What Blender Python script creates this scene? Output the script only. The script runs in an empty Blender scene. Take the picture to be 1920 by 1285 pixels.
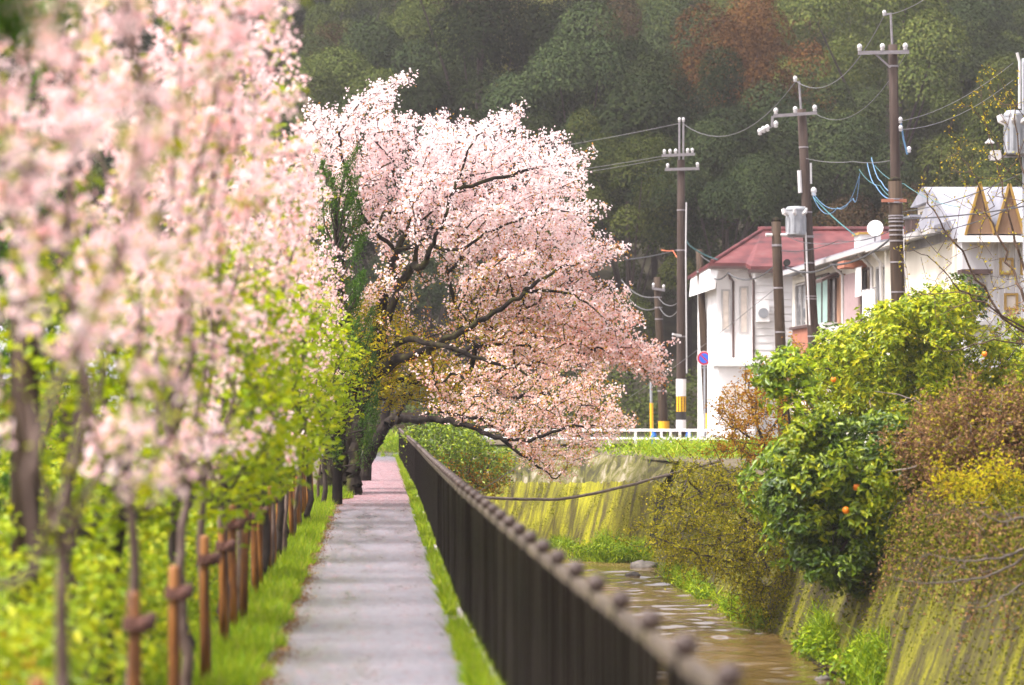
import bpy, math, random
import numpy as np
from mathutils import Vector

C = bpy.context.scene.collection
SC = bpy.context.scene
R = np.random.default_rng(7)
random.seed(7)
PI = math.pi

# ------------------------------------------------------------------ camera, sky, sun, exposure
EYE = 1.75
cam_data = bpy.data.cameras.new('camera')
cam = bpy.data.objects.new('camera', cam_data)
C.objects.link(cam)
SC.camera = cam
cam.location = (0, 0, EYE)
cam.rotation_euler = (PI / 2, 0, 0)
cam_data.sensor_width = 36.0
cam_data.lens = 112.5
cam_data.shift_x = 0.13125
cam_data.shift_y = 0.0534
cam_data.clip_start = 0.1
cam_data.clip_end = 3000
cam_data.dof.use_dof = True
cam_data.dof.focus_distance = 57.0
cam_data.dof.aperture_fstop = 2.3
cam_data.dof.aperture_blades = 0

SUN_EL, SUN_AZ = math.radians(58), math.radians(252)      # azimuth measured clockwise from +Y
world = bpy.data.worlds.new('World')
SC.world = world
world.use_nodes = True
wn = world.node_tree
for n in list(wn.nodes):
    wn.nodes.remove(n)
sky = wn.nodes.new('ShaderNodeTexSky')
sky.sky_type = 'NISHITA'
sky.sun_disc = False
sky.sun_elevation = SUN_EL
sky.sun_rotation = SUN_AZ
sky.air_density = 1.0
sky.dust_density = 6.0
sky.ozone_density = 1.0
hs = wn.nodes.new('ShaderNodeHueSaturation')
hs.inputs['Saturation'].default_value = 0.22
wt = wn.nodes.new('ShaderNodeMix')
wt.data_type = 'RGBA'
wt.blend_type = 'MULTIPLY'
wt.inputs[0].default_value = 1.0
wt.inputs[7].default_value = (1.0, 0.955, 0.98, 1)
bg = wn.nodes.new('ShaderNodeBackground')
bg.inputs['Strength'].default_value = 0.12
out = wn.nodes.new('ShaderNodeOutputWorld')
wn.links.new(sky.outputs[0], hs.inputs['Color'])
wn.links.new(hs.outputs[0], wt.inputs[6])
wn.links.new(wt.outputs[2], bg.inputs['Color'])
wn.links.new(bg.outputs[0], out.inputs['Surface'])

sun_data = bpy.data.lights.new('sun', 'SUN')
sun_data.energy = 1.5
sun_data.angle = math.radians(14)
sun_data.color = (1.0, 0.95, 0.88)
sun = bpy.data.objects.new('sun', sun_data)
C.objects.link(sun)
sd = Vector((math.sin(SUN_AZ) * math.cos(SUN_EL), math.cos(SUN_AZ) * math.cos(SUN_EL), math.sin(SUN_EL)))
sun.rotation_euler = sd.to_track_quat('Z', 'Y').to_euler()
sun.location = (0, 0, 60)

SC.view_settings.view_transform = 'Standard'
SC.view_settings.look = 'None'
SC.view_settings.exposure = 1.9
SC.view_settings.gamma = 1.0
SC.view_settings.use_curve_mapping = False
SC.render.engine = 'CYCLES'
SC.cycles.use_denoising = True
SC.cycles.max_bounces = 10
SC.cycles.diffuse_bounces = 7
SC.cycles.glossy_bounces = 3
SC.cycles.transmission_bounces = 8
SC.cycles.volume_bounces = 0
SC.cycles.sample_clamp_indirect = 6.0

# ------------------------------------------------------------------ helpers
F_PX = 6000.0


def P(px, py, d):
    """the place in the world that the photograph shows at (px, py), d metres away"""
    return np.array([(px - 708) / F_PX * d, d, EYE - (py - 745) / F_PX * d])


ORIG = {}


def thing(name, label, cat, loc, group=None):
    o = bpy.data.objects.new(name, None)
    o.empty_display_size = 0.2
    C.objects.link(o)
    o.location = loc
    o['label'] = label
    o['category'] = cat
    if group:
        o['group'] = group
    ORIG[o.name] = np.array(loc, float)
    return o


def tag(o, label, cat, group=None):
    o['label'] = label
    o['category'] = cat
    if group:
        o['group'] = group
    return o


def mesh_data(name, V, F, rnd=None, smooth=False):
    me = bpy.data.meshes.new(name)
    V = np.asarray(V, np.float32).reshape(-1, 3)
    if isinstance(F, np.ndarray):
        n, k = F.shape
        me.vertices.add(len(V))
        me.vertices.foreach_set('co', V.ravel())
        me.loops.add(n * k)
        me.loops.foreach_set('vertex_index', F.astype(np.int32).ravel())
        me.polygons.add(n)
        me.polygons.foreach_set('loop_start', np.arange(n, dtype=np.int32) * k)
        me.update(calc_edges=True)
    else:
        me.from_pydata(V.tolist(), [], F)
        me.update()
    if rnd is not None:
        a = me.attributes.new('rnd', 'FLOAT', 'FACE')
        a.data.foreach_set('value', np.asarray(rnd, np.float32))
    if smooth:
        me.polygons.foreach_set('use_smooth', np.ones(len(me.polygons), bool))
    return me


def obj(name, V, F, mat, parent=None, origin=None, rnd=None, smooth=False, kind=None, label=None):
    """one mesh object; V in world coordinates"""
    V = np.asarray(V, float).reshape(-1, 3)
    if parent is not None:
        org = ORIG[parent.name]
    elif origin is not None:
        org = np.array(origin, float)
    else:
        lo, hi = V.min(0), V.max(0)
        org = np.array([(lo[0] + hi[0]) / 2, (lo[1] + hi[1]) / 2, lo[2]])
    me = mesh_data(name, V - org, F, rnd, smooth)
    me.materials.append(mat)
    o = bpy.data.objects.new(name, me)
    C.objects.link(o)
    if parent is not None:
        o.parent = parent
        ORIG[o.name] = org.copy()
    else:
        o.location = org
        ORIG[o.name] = org.copy()
    if kind:
        o['kind'] = kind
    if label:
        o['label'] = label
    return o


def inst(name, me, parent, loc, rot=(0, 0, 0), scale=(1, 1, 1), kind=None):
    """a child sharing mesh data; loc in the parent's space"""
    o = bpy.data.objects.new(name, me)
    C.objects.link(o)
    o.parent = parent
    o.location = loc
    o.rotation_euler = rot
    o.scale = scale
    if kind:
        o['kind'] = kind
    return o


class MB:
    def __init__(s):
        s.V = []
        s.F = []

    def add(s, V, F):
        b = len(s.V)
        s.V += [tuple(v) for v in V]
        s.F += [tuple(b + i for i in f) for f in F]
        return s

    def box(s, lo, hi):
        x0, y0, z0 = lo
        x1, y1, z1 = hi
        return s.add([(x0, y0, z0), (x1, y0, z0), (x1, y1, z0), (x0, y1, z0), (x0, y0, z1), (x1, y0, z1), (x1, y1, z1), (x0, y1, z1)],
                     [(0, 3, 2, 1), (4, 5, 6, 7), (0, 1, 5, 4), (1, 2, 6, 5), (2, 3, 7, 6), (3, 0, 4, 7)])

    def obox(s, p, q, w, h):
        """bar from p to q, w wide (horizontally), h high"""
        p, q = np.array(p, float), np.array(q, float)
        d = q - p
        d /= np.linalg.norm(d)
        u = np.cross(d, (0, 0, 1))
        if np.linalg.norm(u) < 1e-4:
            u = np.array([1.0, 0, 0])
        u /= np.linalg.norm(u)
        v = np.cross(u, d)
        pts = []
        for c in (p, q):
            for a, b in ((-1, -1), (1, -1), (1, 1), (-1, 1)):
                pts.append(c + u * a * w / 2 + v * b * h / 2)
        return s.add(pts, [(0, 1, 2, 3), (7, 6, 5, 4), (0, 4, 5, 1), (1, 5, 6, 2), (2, 6, 7, 3), (3, 7, 4, 0)])

    def tube(s, pts, rad, n=8, cap=True):
        pts = np.array(pts, float)
        k = len(pts)
        rad = np.broadcast_to(np.array(rad, float), (k,))
        V = []
        ref = None
        for i in range(k):
            d = pts[min(i + 1, k - 1)] - pts[max(i - 1, 0)]
            d /= max(np.linalg.norm(d), 1e-9)
            if ref is None:
                ref = np.array([1.0, 0, 0]) if abs(d[0]) < .9 else np.array([0, 1.0, 0])
            u = ref - d * ref.dot(d)
            u /= np.linalg.norm(u)
            ref = u
            v = np.cross(d, u)
            for j in range(n):
                a = 2 * PI * j / n
                V.append(pts[i] + rad[i] * (math.cos(a) * u + math.sin(a) * v))
        Fc = []
        for i in range(k - 1):
            for j in range(n):
                Fc.append((i * n + j, i * n + (j + 1) % n, (i + 1) * n + (j + 1) % n, (i + 1) * n + j))
        if cap:
            Fc.append(tuple(range(n - 1, -1, -1)))
            Fc.append(tuple((k - 1) * n + j for j in range(n)))
        return s.add(V, Fc)

    def lathe(s, c, prof, n=12):
        c = np.array(c, float)
        return s.tube([c + (0, 0, z) for r, z in prof], [max(r, 1e-4) for r, z in prof], n)

    def prism(s, poly, ax, a, b):
        """poly = list of 2-D points, extruded along axis ax from a to b"""
        n = len(poly)
        V = []
        for t in (a, b):
            for p in poly:
                q = [p[0], p[1]]
                q.insert(ax, t)
                V.append(q)
        Fc = [tuple(range(n - 1, -1, -1)), tuple(range(n, 2 * n))]
        for i in range(n):
            Fc.append((i, (i + 1) % n, n + (i + 1) % n, n + i))
        return s.add(V, Fc)

    def obj(s, name, mat, parent=None, origin=None, smooth=False, kind=None, label=None):
        return obj(name, s.V, s.F, mat, parent, origin, None, smooth, kind, label)

    def data(s, name, mat, smooth=False):
        me = mesh_data(name, s.V, s.F, None, smooth)
        me.materials.append(mat)
        return me


def unit(a):
    return a / np.maximum(np.linalg.norm(a, axis=-1, keepdims=True), 1e-9)


def rand_dirs(n):
    return unit(R.normal(size=(n, 3)))


def leaves(Cn, size, nrm=None, spread=1.0, aspect=.55, along=None, fold=.18):
    """one folded rhombic leaf (2 triangles) per centre; returns V, F (tris), per-face random"""
    n = len(Cn)
    size = np.broadcast_to(size, (n,))[:, None]
    nn = rand_dirs(n) if nrm is None else unit(nrm + spread * R.normal(size=(n, 3)))
    t = rand_dirs(n) if along is None else unit(along + .35 * R.normal(size=(n, 3)))
    u = unit(t - nn * np.sum(t * nn, 1, keepdims=True))
    v = np.cross(nn, u)
    up = nn * size * fold
    V = np.stack([Cn - u * size * .5, Cn - v * size * aspect * .5 + up, Cn + u * size * .5, Cn + v * size * aspect * .5 + up], 1)
    b = np.arange(n)[:, None] * 4
    F = np.stack([np.hstack([b, b + 1, b + 2]), np.hstack([b, b + 2, b + 3])], 1).reshape(-1, 3)
    return V.reshape(-1, 3), F, np.repeat(R.random(n), 2)


def merge(parts):
    V, F, r = [], [], []
    b = 0
    for v, f, q in parts:
        V.append(v)
        F.append(f + b)
        r.append(q)
        b += len(v)
    return np.vstack(V), np.vstack(F), np.concatenate(r)


def segs_mesh(A, B, ra, rb, n=5):
    """tapered tubes for many segments at once"""
    A, B = np.asarray(A), np.asarray(B)
    m = len(A)
    d = unit(B - A)
    ref = np.where(np.abs(d[:, 2:3]) < .8, np.array([[0, 0, 1.0]]), np.array([[1.0, 0, 0]]))
    u = unit(np.cross(d, ref))
    v = np.cross(d, u)
    an = 2 * PI * np.arange(n) / n
    ring = u[:, None] * np.cos(an)[None, :, None] + v[:, None] * np.sin(an)[None, :, None]
    V = np.concatenate([A[:, None] - (d * ra[:, None] * .15)[:, None] + ring * ra[:, None, None], B[:, None] + (d * rb[:, None] * .15)[:, None] + ring * rb[:, None, None]], 1)
    b = (np.arange(m) * 2 * n)[:, None]
    j = np.arange(n)[None]
    j2 = (j + 1) % n
    F = np.stack([b + j, b + j2, b + n + j2, b + n + j], -1).reshape(-1, 4)
    return V.reshape(-1, 3), F


class Skel:
    """a branching skeleton: limbs laid by hand, twigs grown to target points"""

    def __init__(s):
        s.p = np.zeros((20000, 3))
        s.n = 0
        s.par = []
        s.minr = []

    def node(s, p, par, r=0):
        s.p[s.n] = p
        s.par.append(par)
        s.minr.append(r)
        s.n += 1
        return s.n - 1

    def limb(s, pts, rads, start=None, sub=5, wob=.02):
        pts = [np.array(q, float) for q in pts]
        if start is not None:
            pts = [s.p[start].copy()] + pts
            rads = [rads[0]] + list(rads)
        m = len(pts)
        last = start
        for i in range(m - 1):
            p0, p1, p2, p3 = pts[max(i - 1, 0)], pts[i], pts[i + 1], pts[min(i + 2, m - 1)]
            for k in range(sub if i < m - 2 else sub + 1):
                if i == 0 and k == 0 and start is not None:
                    continue
                t = k / sub
                q = .5 * (2 * p1 + (p2 - p0) * t + (2 * p0 - 5 * p1 + 4 * p2 - p3) * t * t + (3 * p1 - p0 - 3 * p2 + p3) * t ** 3)
                q = q + R.normal(size=3) * wob
                last = s.node(q, -1 if last is None else last, rads[i] * (1 - t) + rads[i + 1] * t)
        return last

    def nearest(s, q):
        return int(np.argmin(((s.p[:s.n] - q) ** 2).sum(1)))

    def grow(s, targets, step=.35, wob=.05, rise=0.0, lo=0):
        root = s.p[lo]
        for q in targets[np.argsort(((targets - root) ** 2).sum(1) + R.random(len(targets)) * .5)]:
            dist = np.sqrt(((s.p[:s.n] - q) ** 2).sum(1))
            rr = np.sqrt(((s.p[:s.n] - root) ** 2).sum(1))
            i = int(np.argmin(dist + .25 * rr))
            a = s.p[i].copy()
            L = np.linalg.norm(q - a)
            k = max(1, int(L / step))
            last = i
            for t in range(1, k + 1):
                f = t / k
                pt = a + (q - a) * f + R.normal(size=3) * wob * (1 if t < k else .3)
                pt[2] += rise * L * math.sin(PI * f)
                last = s.node(pt, last)

    def solve(s, rtip=.006, ex=.5, rmax=.3):
        n = s.n
        cnt = np.zeros(n)
        kids = np.zeros(n)
        par = np.array(s.par)
        for i in range(n):
            if par[i] >= 0:
                kids[par[i]] += 1
        for i in range(n - 1, -1, -1):
            if kids[i] == 0:
                cnt[i] += 1
            if par[i] >= 0:
                cnt[par[i]] += cnt[i]
        s.r = np.minimum(rtip * cnt ** ex, rmax)
        mr = np.array(s.minr)
        s.r = np.where(mr > 0, mr, s.r)
        ch = np.where(par >= 0)[0]
        s.ch, s.pa = ch, par[ch]
        s.A, s.B = s.p[par[ch]], s.p[ch]
        s.ra, s.rb = np.minimum(s.r[par[ch]], s.r[ch] * 1.6), s.r[ch]
        return s

    def mesh(s, n=6, rmin=0.0):
        k = s.rb >= rmin
        return segs_mesh(s.A[k], s.B[k], s.ra[k], s.rb[k], n)

    def scatter(s, per_m, sig, rmax):
        """points along the thin twigs"""
        k = s.rb <= rmax
        A, B = s.A[k], s.B[k]
        L = np.linalg.norm(B - A, axis=1)
        m = R.poisson(L * per_m)
        idx = np.repeat(np.arange(len(A)), m)
        t = R.random(len(idx))[:, None]
        return A[idx] * (1 - t) + B[idx] * t + R.normal(size=(len(idx), 3)) * sig


def in_poly(x, y, poly):
    poly = np.asarray(poly, float)
    res = np.zeros(len(x), bool)
    j = len(poly) - 1
    for i in range(len(poly)):
        xi, yi = poly[i]
        xj, yj = poly[j]
        c = ((yi > y) != (yj > y)) & (x < (xj - xi) * (y - yi) / (yj - yi + 1e-9) + xi)
        res ^= c
        j = i
    return res


def poly_points(poly, n, d0, half):
    """points inside the outline a thing has from here, thick `half` metres either way about d0"""
    poly = np.asarray(poly, float)
    lo, hi = poly.min(0), poly.max(0)
    cx, cy = poly.mean(0)
    got = []
    tot = 0
    while tot < n:
        q = lo + R.random((4 * n, 2)) * (hi - lo)
        q = q[in_poly(q[:, 0], q[:, 1], poly)]
        got.append(q)
        tot += len(q)
    q = np.vstack(got)[:n]
    e = np.sqrt(np.clip(1 - (((q - [cx, cy]) / ((hi - lo) * .56)) ** 2).sum(1), .08, 1))
    d = d0 + half * e * (R.random(n) * 2 - 1)
    return np.stack([(q[:, 0] - 708) / F_PX * d, d, EYE - (q[:, 1] - 745) / F_PX * d], 1)


# ------------------------------------------------------------------ materials
def new_mat(name):
    m = bpy.data.materials.new(name)
    m.use_nodes = True
    nt = m.node_tree
    for n in list(nt.nodes):
        nt.nodes.remove(n)
    o = nt.nodes.new('ShaderNodeOutputMaterial')
    return m, nt, o


def ramp_node(nt, stops):
    r = nt.nodes.new('ShaderNodeValToRGB')
    e = r.color_ramp.elements
    while len(e) > 1:
        e.remove(e[0])
    e[0].position, e[0].color = stops[0][0], (*stops[0][1], 1)
    for p, c in stops[1:]:
        k = e.new(p)
        k.color = (*c, 1)
    return r


def leaf_mat(name, stops, transl=.35, gloss=.0, rough=.4, vary=0.0):
    m, nt, o = new_mat(name)
    at = nt.nodes.new('ShaderNodeAttribute')
    at.attribute_name = 'rnd'
    r = ramp_node(nt, stops)
    nt.links.new(at.outputs['Fac'], r.inputs[0])
    col = r.outputs[0]
    if vary:
        oi = nt.nodes.new('ShaderNodeObjectInfo')
        mr = nt.nodes.new('ShaderNodeMapRange')
        mr.inputs[3].default_value = 1 - vary
        mr.inputs[4].default_value = 1 + vary * 1.4
        nt.links.new(oi.outputs['Random'], mr.inputs[0])
        hv = nt.nodes.new('ShaderNodeHueSaturation')
        nt.links.new(mr.outputs[0], hv.inputs['Value'])
        nt.links.new(col, hv.inputs['Color'])
        col = hv.outputs[0]
    d = nt.nodes.new('ShaderNodeBsdfPrincipled')
    d.inputs['Roughness'].default_value = rough
    d.inputs['Specular IOR Level'].default_value = gloss
    t = nt.nodes.new('ShaderNodeBsdfTranslucent')
    mx = nt.nodes.new('ShaderNodeMixShader')
    mx.inputs[0].default_value = transl
    nt.links.new(col, d.inputs['Base Color'])
    nt.links.new(col, t.inputs['Color'])
    nt.links.new(d.outputs[0], mx.inputs[1])
    nt.links.new(t.outputs[0], mx.inputs[2])
    nt.links.new(mx.outputs[0], o.inputs['Surface'])
    return m


def surf(name, stops, scale=(3, 3, 3), rough=.7, bump=.3, detail=6, spec=.4, bdist=.02, metal=0.0, rough2=None, noise_rough=.6):
    """noise-coloured surface in object space; scale stretches the noise"""
    m, nt, o = new_mat(name)
    tc = nt.nodes.new('ShaderNodeTexCoord')
    mp = nt.nodes.new('ShaderNodeMapping')
    mp.inputs['Scale'].default_value = scale
    nz = nt.nodes.new('ShaderNodeTexNoise')
    nz.inputs['Scale'].default_value = 1.0
    nz.inputs['Detail'].default_value = detail
    nz.inputs['Roughness'].default_value = noise_rough
    r = ramp_node(nt, stops)
    b = nt.nodes.new('ShaderNodeBsdfPrincipled')
    b.inputs['Roughness'].default_value = rough
    b.inputs['Specular IOR Level'].default_value = spec
    b.inputs['Metallic'].default_value = metal
    nt.links.new(tc.outputs['Object'], mp.inputs[0])
    nt.links.new(mp.outputs[0], nz.inputs['Vector'])
    nt.links.new(nz.outputs[0], r.inputs[0])
    nt.links.new(r.outputs[0], b.inputs['Base Color'])
    if bump:
        bp = nt.nodes.new('ShaderNodeBump')
        bp.inputs['Strength'].default_value = bump
        bp.inputs['Distance'].default_value = bdist
        nt.links.new(nz.outputs[0], bp.inputs['Height'])
        nt.links.new(bp.outputs[0], b.inputs['Normal'])
    if rough2 is not None:
        mr = nt.nodes.new('ShaderNodeMapRange')
        mr.inputs[1].default_value = .35
        mr.inputs[2].default_value = .65
        mr.inputs[3].default_value = rough
        mr.inputs[4].default_value = rough2
        nt.links.new(nz.outputs[0], mr.inputs[0])
        nt.links.new(mr.outputs[0], b.inputs['Roughness'])
    nt.links.new(b.outputs[0], o.inputs['Surface'])
    return m


def plain(name, c, rough=.6, var=.12, scale=6, metal=0.0, spec=.4):
    c = np.array(c)
    return surf(name, [(.3, tuple(c * (1 - var))), (.7, tuple(np.minimum(c * (1 + var), 1)))], (scale,) * 3, rough, .08, 4, spec, .01, metal)


M = {}
PINK = [(0, (.94, .58, .60)), (.35, (.96, .70, .71)), (.7, (.97, .83, .82)), (1, (.90, .46, .45))]
M['petal_near'] = leaf_mat('petal_near', PINK, .56)
M['petal'] = leaf_mat('petal', [(0, (.90, .66, .67)), (.3, (.93, .77, .78)), (.75, (.95, .88, .87)), (1, (.90, .70, .70))], .48)
M['petal_salmon'] = leaf_mat('petal_salmon', [(0, (.86, .45, .38)), (.5, (.91, .60, .53)), (1, (.94, .77, .71))], .42)
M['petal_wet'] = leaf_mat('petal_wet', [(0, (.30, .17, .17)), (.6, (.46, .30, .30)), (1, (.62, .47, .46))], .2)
M['copper_leaf'] = leaf_mat('copper_leaf', [(0, (.50, .15, .03)), (.5, (.56, .27, .04)), (1, (.46, .34, .04))], .4)
M['olive_leaf'] = leaf_mat('olive_leaf', [(0, (.28, .27, .012)), (.5, (.42, .38, .015)), (1, (.46, .30, .02))], .45)
M['fresh_leaf'] = leaf_mat('fresh_leaf', [(0, (.17, .25, .004)), (.5, (.33, .41, .006)), (1, (.50, .49, .010))], .45, .2)
M['maple_leaf'] = leaf_mat('maple_leaf', [(0, (.17, .26, .004)), (.6, (.34, .43, .005)), (1, (.50, .50, .008))], .45, .2)
M['conifer'] = leaf_mat('conifer', [(0, (.02, .07, .004)), (.6, (.06, .15, .008)), (1, (.12, .22, .012))], .2, .2)
M['hedge_leaf'] = leaf_mat('hedge_leaf', [(0, (.12, .20, .008)), (.4, (.24, .33, .012)), (.75, (.38, .42, .012)), (1, (.50, .44, .012))], .35, .2)
M['hedge_orange'] = leaf_mat('hedge_orange', [(0, (.34, .14, .01)), (.6, (.48, .24, .01)), (1, (.34, .30, .01))], .35, .2)
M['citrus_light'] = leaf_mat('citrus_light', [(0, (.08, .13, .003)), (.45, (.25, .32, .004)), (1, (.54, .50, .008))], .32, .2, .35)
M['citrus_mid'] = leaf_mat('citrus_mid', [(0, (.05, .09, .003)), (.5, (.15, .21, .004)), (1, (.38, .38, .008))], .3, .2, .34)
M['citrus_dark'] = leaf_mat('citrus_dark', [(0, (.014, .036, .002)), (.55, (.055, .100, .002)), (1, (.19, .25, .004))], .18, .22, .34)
M['glossy_mid'] = leaf_mat('glossy_mid', [(0, (.04, .08, .003)), (.6, (.14, .22, .004)), (1, (.34, .40, .008))], .25, .25, .32)
M['dry_vine'] = leaf_mat('dry_vine', [(0, (.12, .055, .03)), (.5, (.22, .12, .06)), (1, (.34, .22, .09))], .25)
M['bud_leaf'] = leaf_mat('bud_leaf', [(0, (.10, .10, .008)), (.5, (.20, .19, .012)), (1, (.38, .31, .025))], .35)
M['moss_leaf'] = leaf_mat('moss_leaf', [(0, (.05, .05, .006)), (.5, (.12, .13, .006)), (1, (.22, .22, .010))], .3)
M['ivy_leaf'] = leaf_mat('ivy_leaf', [(0, (.04, .05, .008)), (.5, (.11, .12, .010)), (1, (.22, .20, .015))], .3)
M['orange_leaf'] = leaf_mat('orange_leaf', [(0, (.30, .11, .015)), (.5, (.42, .20, .02)), (1, (.42, .30, .03))], .4)
M['yellow_bud'] = leaf_mat('yellow_bud', [(0, (.40, .28, .02)), (.6, (.52, .40, .03)), (1, (.40, .42, .03))], .4)
M['grass'] = leaf_mat('grass', [(0, (.10, .19, .005)), (.5, (.23, .36, .008)), (.88, (.40, .47, .015)), (1, (.42, .36, .10))], .35, .15)
M['grass_dark'] = leaf_mat('grass_dark', [(0, (.07, .14, .004)), (.6, (.19, .29, .006)), (1, (.36, .42, .010))], .35, .15)
M['hill_dark'] = leaf_mat('hill_dark', [(0, (.014, .024, .012)), (.5, (.032, .046, .018)), (1, (.064, .080, .028))], .15, vary=.45)
M['hill_mid'] = leaf_mat('hill_mid', [(0, (.026, .038, .012)), (.5, (.058, .075, .019)), (1, (.11, .12, .030))], .18, vary=.4)
M['hill_pale'] = leaf_mat('hill_pale', [(0, (.06, .064, .018)), (.5, (.11, .112, .028)), (1, (.20, .19, .045))], .2, vary=.3)
M['hill_orange'] = leaf_mat('hill_orange', [(0, (.06, .032, .015)), (.5, (.12, .056, .02)), (1, (.18, .10, .026))], .2, vary=.35)
M['hill_brown'] = leaf_mat('hill_brown', [(0, (.03, .020, .013)), (.5, (.058, .036, .019)), (1, (.085, .06, .024))], .15, vary=.35)
M['bark'] = surf('bark', [(.3, (.006, .005, .005)), (.55, (.018, .013, .011)), (.75, (.05, .045, .025))], (9, 9, 2.5), .85, .9, 8, .08, .03)
M['bark_moss'] = surf('bark_moss', [(.3, (.005, .004, .004)), (.5, (.018, .013, .010)), (.70, (.06, .06, .014))], (6, 6, 3), .85, 1.0, 8, .08, .05)
M['twig'] = surf('twig', [(.3, (.018, .011, .009)), (.7, (.05, .032, .024))], (12, 12, 12), .7, .3)
M['twig_brown'] = surf('twig_brown', [(.3, (.035, .018, .011)), (.7, (.10, .055, .032))], (12, 12, 12), .7, .3)
M['twig_bare'] = surf('twig_bare', [(.3, (.045, .034, .028)), (.7, (.14, .11, .09))], (8, 8, 8), .7, .3)
M['twig_grey'] = surf('twig_grey', [(.3, (.09, .065, .055)), (.7, (.26, .21, .17))], (8, 8, 8), .7, .3)
M['sapling_bark'] = surf('sapling_bark', [(.3, (.06, .034, .026)), (.7, (.17, .115, .09))], (14, 14, 5), .65, .4)
M['stake'] = surf('stake', [(.32, (.05, .018, .007)), (.48, (.17, .062, .014)), (.62, (.31, .125, .025)), (.78, (.40, .21, .07))], (22, 22, 2.2), .5, .5, 8, .4, .01)
M['rope'] = surf('rope', [(.3, (.05, .022, .016)), (.7, (.13, .06, .045))], (40, 40, 80), .85, .9, 3, .2, .01)
M['fence'] = surf('fence', [(.3, (.004, .0024, .0017)), (.7, (.011, .0065, .0045))], (20, 20, 2.0), .6, .3, 5, .08, .01)
M['fence_rail'] = surf('fence_rail', [(.3, (.03, .020, .014)), (.55, (.10, .075, .052)), (.72, (.14, .12, .04))], (9, 9, 9), .7, .4)
M['fence_cap'] = surf('fence_cap', [(.3, (.03, .018, .015)), (.7, (.12, .082, .068))], (25, 25, 25), .55, .2)
M['concrete'] = surf('concrete', [(.3, (.20, .18, .16)), (.7, (.42, .39, .36))], (4, 4, 4), .8, .3)
M['dirt'] = surf('dirt', [(.3, (.05, .035, .02)), (.6, (.11, .085, .045)), (.75, (.16, .19, .03))], (2.5, 2.5, 2.5), .9, .5)
M['forest_floor'] = surf('forest_floor', [(.3, (.03, .025, .015)), (.7, (.07, .06, .03))], (.6, .6, .6), .95, .5)
M['road'] = surf('road', [(.3, (.05, .05, .052)), (.7, (.09, .088, .088))], (5, 5, 5), .4, .2, rough2=.2)
M['pole'] = surf('pole', [(.3, (.026, .016, .012)), (.7, (.068, .044, .034))], (12, 12, 1.2), .8, .3, 6, .3, .01)
M['pole_wood'] = surf('pole_wood', [(.3, (.018, .010, .006)), (.7, (.065, .040, .022))], (16, 16, 1.0), .8, .5, 6, .3, .01)
M['steel'] = plain('steel', (.24, .22, .23), .45, .15, 10, .3)
M['porcelain'] = plain('porcelain', (.55, .53, .53), .25, .05)
M['grey_paint'] = plain('grey_paint', (.27, .28, .30), .45, .1)
M['white_paint'] = plain('white_paint', (.78, .76, .75), .5, .06)
M['yellow_paint'] = plain('yellow_paint', (.75, .40, .012), .5, .08)
M['black_paint'] = plain('black_paint', (.02, .018, .018), .5, .2)
M['sign_blue'] = plain('sign_blue', (.012, .10, .55), .4, .04)
M['sign_red'] = plain('sign_red', (.42, .010, .025), .4, .04)
M['blue_sheet'] = plain('blue_sheet', (.01, .14, .58), .5, .25, 12)
M['wire'] = plain('wire', (.05, .05, .055), .6, .1)
M['wire_grey'] = plain('wire_grey', (.13, .125, .13), .5, .1)
M['wire_blue'] = plain('wire_blue', (.10, .22, .36), .5, .15)
M['wire_teal'] = plain('wire_teal', (.05, .17, .18), .5, .15)
M['wire_red'] = plain('wire_red', (.60, .16, .07), .5, .1)
M['wall_white'] = surf('wall_white', [(.25, (.64, .62, .61)), (.6, (.78, .76, .75))], (.8, .8, .35), .7, .05)
M['wall_cream'] = surf('wall_cream', [(.25, (.58, .52, .43)), (.6, (.74, .69, .60))], (.8, .8, .3), .7, .05)
M['wall_grey'] = surf('wall_grey', [(.25, (.52, .50, .50)), (.6, (.66, .65, .66))], (1.2, 1.2, .4), .6, .05)
M['roof_red'] = surf('roof_red', [(.32, (.035, .010, .011)), (.45, (.085, .018, .020)), (.58, (.13, .030, .030)), (.72, (.13, .06, .056))], (1.6, 1.6, 3), .6, .3)
M['roof_grey'] = surf('roof_grey', [(.3, (.16, .16, .19)), (.7, (.34, .34, .38))], (2, 2, 2), .5, .2)
M['trim_brown'] = plain('trim_brown', (.075, .045, .04), .5, .2)
M['trim_grey'] = plain('trim_grey', (.42, .40, .39), .5, .1)
M['balcony_brown'] = surf('balcony_brown', [(.3, (.27, .095, .055)), (.7, (.40, .16, .10))], (5, 5, 5), .7, .2)
M['glass'] = plain('glass', (.06, .065, .07), .08, .3, 1.5, 0.0, .8)
M['curtain'] = plain('curtain', (.62, .55, .48), .8, .15, 5)
M['curtain_green'] = plain('curtain_green', (.26, .38, .34), .8, .15, 5)
M['wood_door'] = plain('wood_door', (.32, .17, .10), .6, .2, 5)
M['dormer'] = surf('dormer', [(.3, (.20, .115, .065)), (.7, (.30, .19, .115))], (3, 3, 1), .7, .1)
M['trim_yellow'] = plain('trim_yellow', (.36, .22, .05), .5, .15)
M['shutter_mauve'] = plain('shutter_mauve', (.34, .24, .24), .6, .12)
M['orange_fruit'] = plain('orange_fruit', (.85, .22, .008), .4, .1, 30)
M['stone'] = surf('stone', [(.3, (.04, .034, .028)), (.7, (.15, .13, .11))], (6, 6, 6), .8, .4)


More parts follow.
